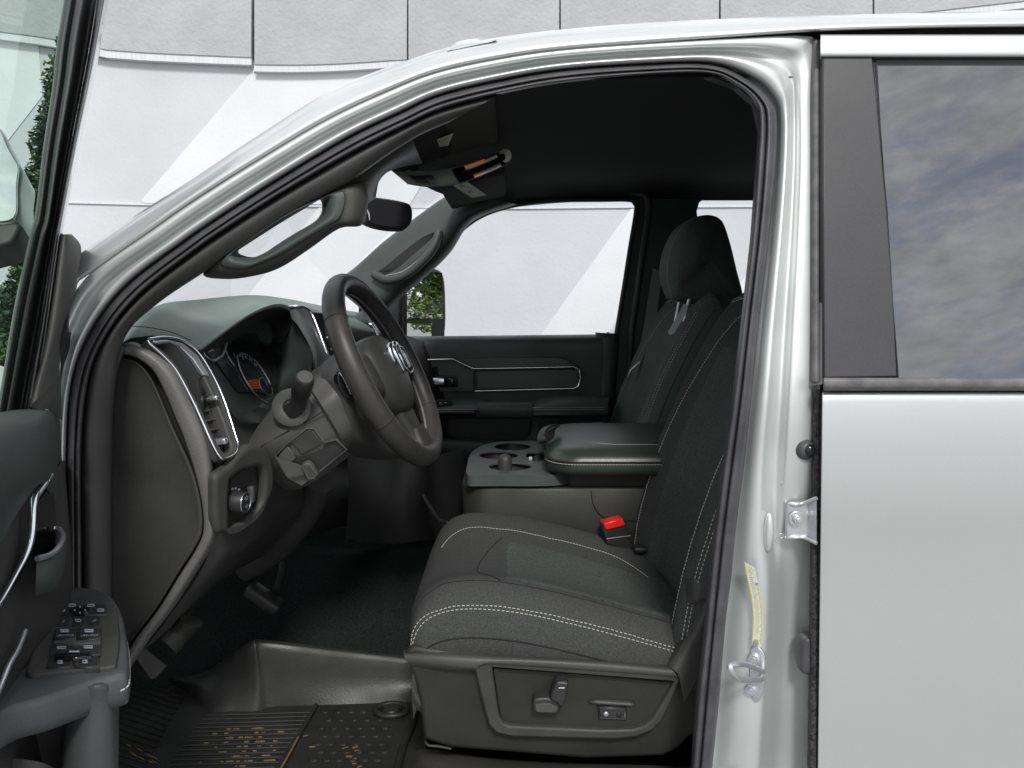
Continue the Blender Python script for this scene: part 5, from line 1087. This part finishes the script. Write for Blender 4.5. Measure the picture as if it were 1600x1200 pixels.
# inner panel: upper pad
b = mb(M['trim_gr'])
b.sheet([[dpt(-200, 660, .0), dpt(-60, 650, .0), dpt(0, 644, .0), (dpt(30, 640, .0)), dpt(70, 640, .0), dpt(84, 645, 0), dpt(92, 655, 0)],
         [dpt(-200, 668, .03), dpt(-60, 655, .03), dpt(0, 648, .03), dpt(30, 643, .03), dpt(68, 642, .03), dpt(84, 648, .02), dpt(94, 662, 0)],
         [dpt(-200, 700, .05), dpt(-60, 690, .05), dpt(0, 680, .05), dpt(30, 674, .048), dpt(64, 670, .045), dpt(84, 676, .03), dpt(96, 700, .0)],
         [dpt(-200, 800, .055), dpt(-60, 780, .055), dpt(0, 765, .055), dpt(28, 750, .052), dpt(62, 735, .048), dpt(82, 735, .032), dpt(99, 760, .0)],
         [dpt(-200, 960, .03), dpt(-60, 900, .03), dpt(0, 850, .03), dpt(28, 800, .03), dpt(62, 760, .03), dpt(84, 780, .024), dpt(103, 820, .0)]], 5, 5); b.build('door_pad', fdoor)
b = mb(M['trim'])
b.sheet([[dpt(-200, 900, .022), dpt(0, 800, .022), dpt(50, 760, .022), dpt(84, 735, .022), dpt(98, 720, .012), dpt(101, 720, -.04)],
         [dpt(-200, 1000, .024), dpt(0, 880, .024), dpt(50, 840, .022), dpt(86, 810, .022), dpt(104, 800, .012), dpt(107, 800, -.04)],
         [dpt(-200, 1100, .024), dpt(0, 980, .024), dpt(50, 930, .022), dpt(90, 900, .022), dpt(110, 900, .012), dpt(113, 900, -.04)],
         [dpt(-200, 1300, .024), dpt(0, 1300, .024), dpt(50, 1300, .022), dpt(96, 1300, .022), dpt(118, 1300, .012), dpt(121, 1300, -.04)]], 4, 4); b.build('inner_panel', fdoor)
b = mb(M['chrome']); pth = [(-30, 985, .03), (0, 944, .03), (25, 900, .032), (41, 868, .034), (50, 835, .036), (54, 783, .036), (66, 762, .034), (79, 743, .03)]
b.tube([dpt(*q) for q in spl(pth, 5)], .0038, 8, flat=1); pth = [(-20, 1120, .03), (0, 1075, .03), (14, 1040, .032), (28, 1015, .034), (40, 985, .034)]
b.mat(M['silver']).tube([dpt(*q) for q in spl(pth, 5)], .0026, 8); b.build('chrome_strip', fdoor)
b = mb(M['gloss']); b.sheet([[dpt(56, 790, .027), dpt(74, 766, .027), dpt(84, 770, .027)], [dpt(56, 870, .027), dpt(78, 860, .027), dpt(92, 850, .027)]], 3, 2); b.build('handle_recess', fdoor)
b = mb(M['trim_gr']); b.sheet([[dpt(58, 873, .05), dpt(80, 866, .055), (dpt(94, 850, .055)), dpt(99, 835, .045), dpt(92, 828, .03)], [dpt(57, 880, .054), dpt(80, 874, .06), dpt(96, 860, .06), dpt(104, 842, .048), dpt(96, 830, .03)], [dpt(56, 910, .054), dpt(78, 905, .06), dpt(94, 895, .058), dpt(101, 880, .045), dpt(98, 870, .03)], [dpt(56, 932, .04), dpt(76, 925, .045), dpt(88, 917, .045), dpt(98, 900, .035), dpt(98, 890, .02)]], 4, 4)
b.mat(M['silver']).tube([dpt(*q) for q in spl([(58, 873, .055), (80, 866, .061), (93, 853, .061), (98, 838, .05), (92, 827, .036), (84, 826, .03)], 4)], .003, 8)
b.build('pull_handle', fdoor)
# armrest with window switches (top at z = -.45)
az = ZP(-.385)
ao = spl([(40, 935), (75, 926), (110, 916), (145, 918), (172, 928), (188, 950), (197, 985), (201, 1020), (200, 1048), (186, 1056), (150, 1064), (110, 1078), (70, 1092), (20, 1105), (-30, 1120), (-30, 1000), (10, 960)], 4, True)
b = mb(M['arm']); m0 = (90, 1010)
b.grid([[az.at(*lerp2(m0, q, k)) + Vector((0, 0, d)) for q in ao] for k, d in ((.90, -.036), (.985, -.034), (1.008, -.022), (1.0, -.006), (.97, 0), (.93, .001), (.5, .001), (.01, .001))], cu=True)
b.mat(M['thread']).stitch([az.at(x, y) + Vector((0, 0, -.012)) for x, y in spl([(180, 942), (194, 975), (201, 1010), (201.5, 1045), (198, 1056), (186, 1063)], 6)], .0009)
b.stitch([az.at(x, y) + Vector((0, 0, -.004)) for x, y in spl([(189, 1052), (199, 1046)], 3)], .0009)
arm = b.build('armrest', fdoor)
b = mb(M['cap']); so = spl([(76, 950), (92, 943), (150, 942), (178, 945), (184, 965), (186, 1000), (182, 1032), (174, 1041), (120, 1046), (60, 1053), (44, 1052), (42, 1042), (58, 1000)], 4, True)
b.plate(so, az, off=.006, th=.008, bev=.002); panel = b.build('switch_panel', arm)
def key(q, name='window_switch', m_='black', off=.011, bev=.002): return mb(M[m_]).plate(q, az, off=off - .0025, th=.01, bev=bev).build(name, arm)
rows_sw = [((91, 945), (167, 944), (168, 960), (88, 960)), ((88, 961), (158, 961), (158, 978), (87, 979)), ((86, 981), (157, 980), (157, 997), (83, 998)), ((80, 1006), (157, 1004), (157, 1022), (76, 1024)), ((76, 1026), (156, 1024), (155, 1041), (71, 1042))]
def qsub(q, u0, u1):
    return [lerp2(q[0], q[1], u0), lerp2(q[0], q[1], u1), lerp2(q[3], q[2], u1), lerp2(q[3], q[2], u0)]
key(rows_sw[0], 'mirror_control')
for u0, u1 in ((0, .33), (.35, .66), (.68, 1)): key(qsub(rows_sw[1], u0, u1), 'mirror_button', off=.009)
for u0, u1 in ((0, .485), (.515, 1)):
    key(qsub(rows_sw[2], u0, u1), 'window_switch', off=.014, bev=.003); key(qsub(rows_sw[3], u0, u1), 'window_switch', off=.012); key(qsub(rows_sw[4], u0, u1), 'window_switch', off=.011)
key(((83, 1000), (157, 999), (157, 1003), (82, 1005)), 'switch_bar', 'trim_lt', .016); key(((85, 1020), (142, 1018), (143, 1026), (84, 1027)), 'lock_switch', 'gloss', .016)
b = mb(M['gloss']); b.plate(ellp(125, 952, 17, 5.5), az, off=.011, th=.006, bev=.002); b.build('mirror_pad', arm)
# printed symbols
ux = (az.at(140, 1000) - az.at(100, 1000)).normalized(); uy = Vector((0, 0, 1)).cross(ux)
def sym(b, x, y, w_, h_, o=.0155):
    o -= .0022; b.plate([(x - w_, y - h_), (x + w_, y - h_), (x + w_, y + h_), (x - w_, y + h_)], az, off=o, th=.0005)
def frame(b, x, y, w_, h_, o=.0155):
    sym(b, x, y - h_, w_, .55, o); sym(b, x, y + h_, w_, .55, o); sym(b, x - w_, y, .55, h_ + .5, o); sym(b, x + w_, y, .55, h_ + .5, o)
def symbol(fn, name='key_symbol'): b = mb(M['white']); fn(b); b.build(name, arm)
for x, y in ((113, 945.5), (142, 945.5), (96, 953), (157, 953)): symbol(lambda b: frame(b, x, y, 5, 1.6, .0125))
for x, y in ((125, 948), (117, 953), (133, 953), (125, 957)): symbol(lambda b: sym(b, x, y, 1.3, .8, .0165))
for x in (101, 139):
    symbol(lambda b: (text_mesh('AUTO', .0066, az.at(x, 994, .0130), ux, uy, b)))
    symbol(lambda b: (frame(b, x, 984.5, 6.5, 1.2), sym(b, x, 986.8, 6.5, .5)))
for x, y in ((96, 1011.5), (138, 1010.5)): symbol(lambda b: frame(b, x, y, 6.5, 1.4, .0135))
symbol(lambda b: sym(b, 116, 1017.5, 8, .9, .0175))
for x, y in ((94, 1034), (133, 1033)): symbol(lambda b: (frame(b, x, y, 3.5, 2, .0125), sym(b, x + 2, y, 1.5, 2, .0125)))
symbol(lambda b: text_mesh('L', .0078, az.at(98, 972, .0078), ux, uy, b)); symbol(lambda b: text_mesh('R', .0078, az.at(146, 971, .0078), ux, uy, b)); symbol(lambda b: frame(b, 122, 969, 4, 1.6, .0105))

b = mb(M['arm']); b.sheet([[(108, 1076, .84), (122, 1060, .80), (150, 1052, .78), (176, 1049, .79), (188, 1054, .84)], [(103, 1100, .80), (118, 1078, .74), (148, 1068, .725), (178, 1068, .745), (188, 1078, .80)], [(96, 1150, .80), (108, 1120, .74), (142, 1100, .72), (178, 1106, .74), (186, 1115, .80)], [(88, 1300, .80), (100, 1300, .74), (135, 1300, .72), (175, 1300, .74), (184, 1300, .80)]], 5, 4); b.build('grab_pocket', fdoor)
b = mb(M['cap']); b.sheet([[(-60, 1116, .74), (20, 1094, .745), (70, 1082, .76), (114, 1072, .78)], [(-60, 1200, .76), (20, 1190, .76), (70, 1185, .78), (105, 1160, .80)], [(-60, 1300, .77), (20, 1300, .77), (70, 1300, .78), (100, 1300, .8)]], 4, 4)
b.sheet([[(-60, 1188, .70), (0, 1184, .70), (60, 1190, .71), (95, 1205, .74)], [(-60, 1300, .69), (0, 1300, .69), (60, 1300, .70), (105, 1300, .73)]], 4, 3); b.build('lower_bin', fdoor)
# wing mirror on the open door, seen through its glass
b = mb(M['paint']); mo = spl([(-60, 170), (-20, 180), (2, 200), (14, 226), (26, 248), (33, 262), (30, 290), (26, 345), (-20, 352), (-60, 350)], 4, True)
wm = Plane((0, 200, 1.04), (40, 200, 1.05), (0, 340, .985)); b.plate(mo, wm, off=0, th=.06, bev=.012); wmo = b.build('wing_mirror', fdoor)
mb(M['mirror']).plate([lerp2((-30, 260), q, .93) for q in mo], wm, off=.003, th=.004, bev=.001).build('mirror_glass', wmo)
mb(M['black']).plate([(-60, 345), (26, 345), (34, 352), (20, 380), (-60, 400)], wm, off=-.004, th=.05, bev=.006).build('mirror_arm', wmo)

# --- passenger side towing mirror
mn = Vector((1.12, -.89, -.015)).normalized(); mo_ = P(663, 475, 2.90); mside = Vector((-mn.y, mn.x, 0)).normalized(); mside = mside if mside.x > 0 else -mside
tmP = Plane(mo_, mo_ + mside, mo_ - mn.cross(mside))
to = spl([(628, 440), (650, 422), (675, 419), (690, 424), (696, 440), (698, 480), (697, 515), (690, 531), (640, 534), (626, 530)], 4, True)
b = mb(M['black']); b.plate(to, tmP, off=0, th=.12, bev=.012); b.mat(M['trim_gr']).sheet([[(610, 455, 2.85), (622, 448, 2.82), (636, 436, 2.82)], [(608, 500, 2.85), (622, 500, 2.82), (636, 500, 2.82)], [(608, 545, 2.85), (622, 545, 2.82), (636, 545, 2.82)]], 3, 3)
tmo = b.build('wing_mirror', truck)
mt = tmP
# glass panes turned so that they look back along the truck towards the trees
def pane(q, par, yaw):
    c_ = Vector((0, 0, 0)); pts = [mt.at(x, y, .004) for x, y in q]; c_ = sum(pts, Vector()) / 4
    b = mb(M['mirror']); b.grid([[pts[0], pts[1]], [pts[3], pts[2]]], smooth=False); o = b.build('mirror_glass', par); return o
pane([(636, 424), (691, 426), (692, 498), (635, 498)], tmo, 0); pane([(636, 505), (675, 505), (674, 530), (636, 530)], tmo, 0)

# ================================================================= GREENERY
def leaf_mat(name, a, b_):
    m = bpy.data.materials.new(name); m.use_nodes = True; t = m.node_tree; p = t.nodes['Principled BSDF']; p.inputs['Roughness'].default_value = .6
    n = t.nodes.new('ShaderNodeTexNoise'); n.inputs['Scale'].default_value = 5; tcn = t.nodes.new('ShaderNodeTexCoord'); r = t.nodes.new('ShaderNodeValToRGB')
    r.color_ramp.elements[0].color = (*a, 1); r.color_ramp.elements[1].color = (*b_, 1); r.color_ramp.elements[0].position = .35; r.color_ramp.elements[1].position = .65
    t.links.new(tcn.outputs['Object'], n.inputs['Vector']); t.links.new(n.outputs['Fac'], r.inputs[0]); t.links.new(r.outputs[0], p.inputs['Base Color']); return m
M['leaf'] = leaf_mat('leaves', (.05, .10, .02), (.17, .26, .06)); M['leaf_dk'] = leaf_mat('dark_leaves', (.012, .035, .014), (.045, .10, .03)); M['bark'] = mat('bark', (.10, .075, .05), .9, bump=('noise', 30, .01))
def foliage(b, c, rad, n, size, rnd):
    for i in range(n):
        while True:
            q = Vector((rnd.uniform(-1, 1), rnd.uniform(-1, 1), rnd.uniform(-1, 1)))
            if q.length < 1: break
        q = q * (.55 + .45 * q.length)
        p = Vector(c) + Vector((q.x * rad[0], q.y * rad[1], q.z * rad[2])); d = Vector((rnd.gauss(0, 1), rnd.gauss(0, 1), rnd.gauss(0, .6))).normalized(); e = d.orthogonal().normalized(); s_ = size * rnd.uniform(.6, 1.3)
        k = b.addv([p - d * s_, p + e * s_ * .45, p + d * s_, p - e * s_ * .45]); b.face((k, k + 1, k + 2, k + 3), False)
rnd = random.Random(4)
def tree(x, y, h, r, lab, cat='tree', grp=None):
    t = empty('tree', (x, y, 0), label=lab, category=cat)
    b = mb(M['bark']); b.tube([(x, y, 0), (x + .03, y, h * .25), (x, y + .04, h * .5), (x + .02, y, h * .85)], [r * .11, r * .085, r * .06, r * .02], 10); b.build('trunk', t)
    b = mb(M['leaf'])
    for i in range(14): a = rnd.uniform(0, 6.28); z = rnd.uniform(.30, .92) * h; k = rnd.uniform(.2, .75) * r * (1.1 - .5 * abs(z / h - .5)); foliage(b, (x + k * math.cos(a), y + k * math.sin(a), z), (r * .42, r * .42, r * .36), 700, .06, rnd)
    b.build('crown', t)
tree(10.5, 3.6, 3.8, 1.25, 'leafy green tree reflected in the far side mirror, nearest the wall end')
tree(11.2, 5.0, 4.3, 1.3, 'taller green tree behind it in the far side mirror')
# slim evergreen added behind the door glass in place of its green reflection
ev = empty('reflection_evergreen', P(-72, 800, 3.0) * 1, label='slim dark evergreen shrub added behind the open door window in place of the green reflection in its glass', category='shrub')
ev.location.z = 0; WL[ev.name] = Vector(ev.location)
base = Vector(ev.location); tipp = P(103, 100, 3.0)
b = mb(M['bark']); b.tube([base, base.lerp(tipp, .4), base.lerp(tipp, .9)], [.04, .03, .012], 8); b.build('stem', ev)
b = mb(M['leaf_dk'])
for i in range(30):
    f = i / 29; c = base.lerp(tipp, .12 + .88 * f); w_ = .094 * (1 - .5 * f ** 3) + .02 * math.sin(i * 2.3); foliage(b, c + Vector((-.03 * (1 - f), 0, 0)), (w_, w_, .12), 1000, .013, rnd)
b.build('foliage', ev)

sh = empty('reflection_bush', (P(-20, 560, 3.3).x, 3.3, 0), label='low dark green bush added behind the open door window to darken its lower glass', category='shrub')  # added bush, darkens the lower door glass like its green reflection
b = mb(M['bark']); b.tube([Vector((sh.location.x, 3.3, 0)), Vector((sh.location.x, 3.3, .5)), Vector((sh.location.x + .03, 3.3, 1.2))], [.04, .03, .015], 8); b.build('stem', sh)
b = mb(M['leaf_dk'])
for i in range(40): foliage(b, (sh.location.x + rnd.uniform(-.3, .06), 3.3 + rnd.uniform(-.2, .2), rnd.uniform(.35, 1.68)), (.17, .17, .17), 900, .017, rnd)
b.build('foliage', sh)
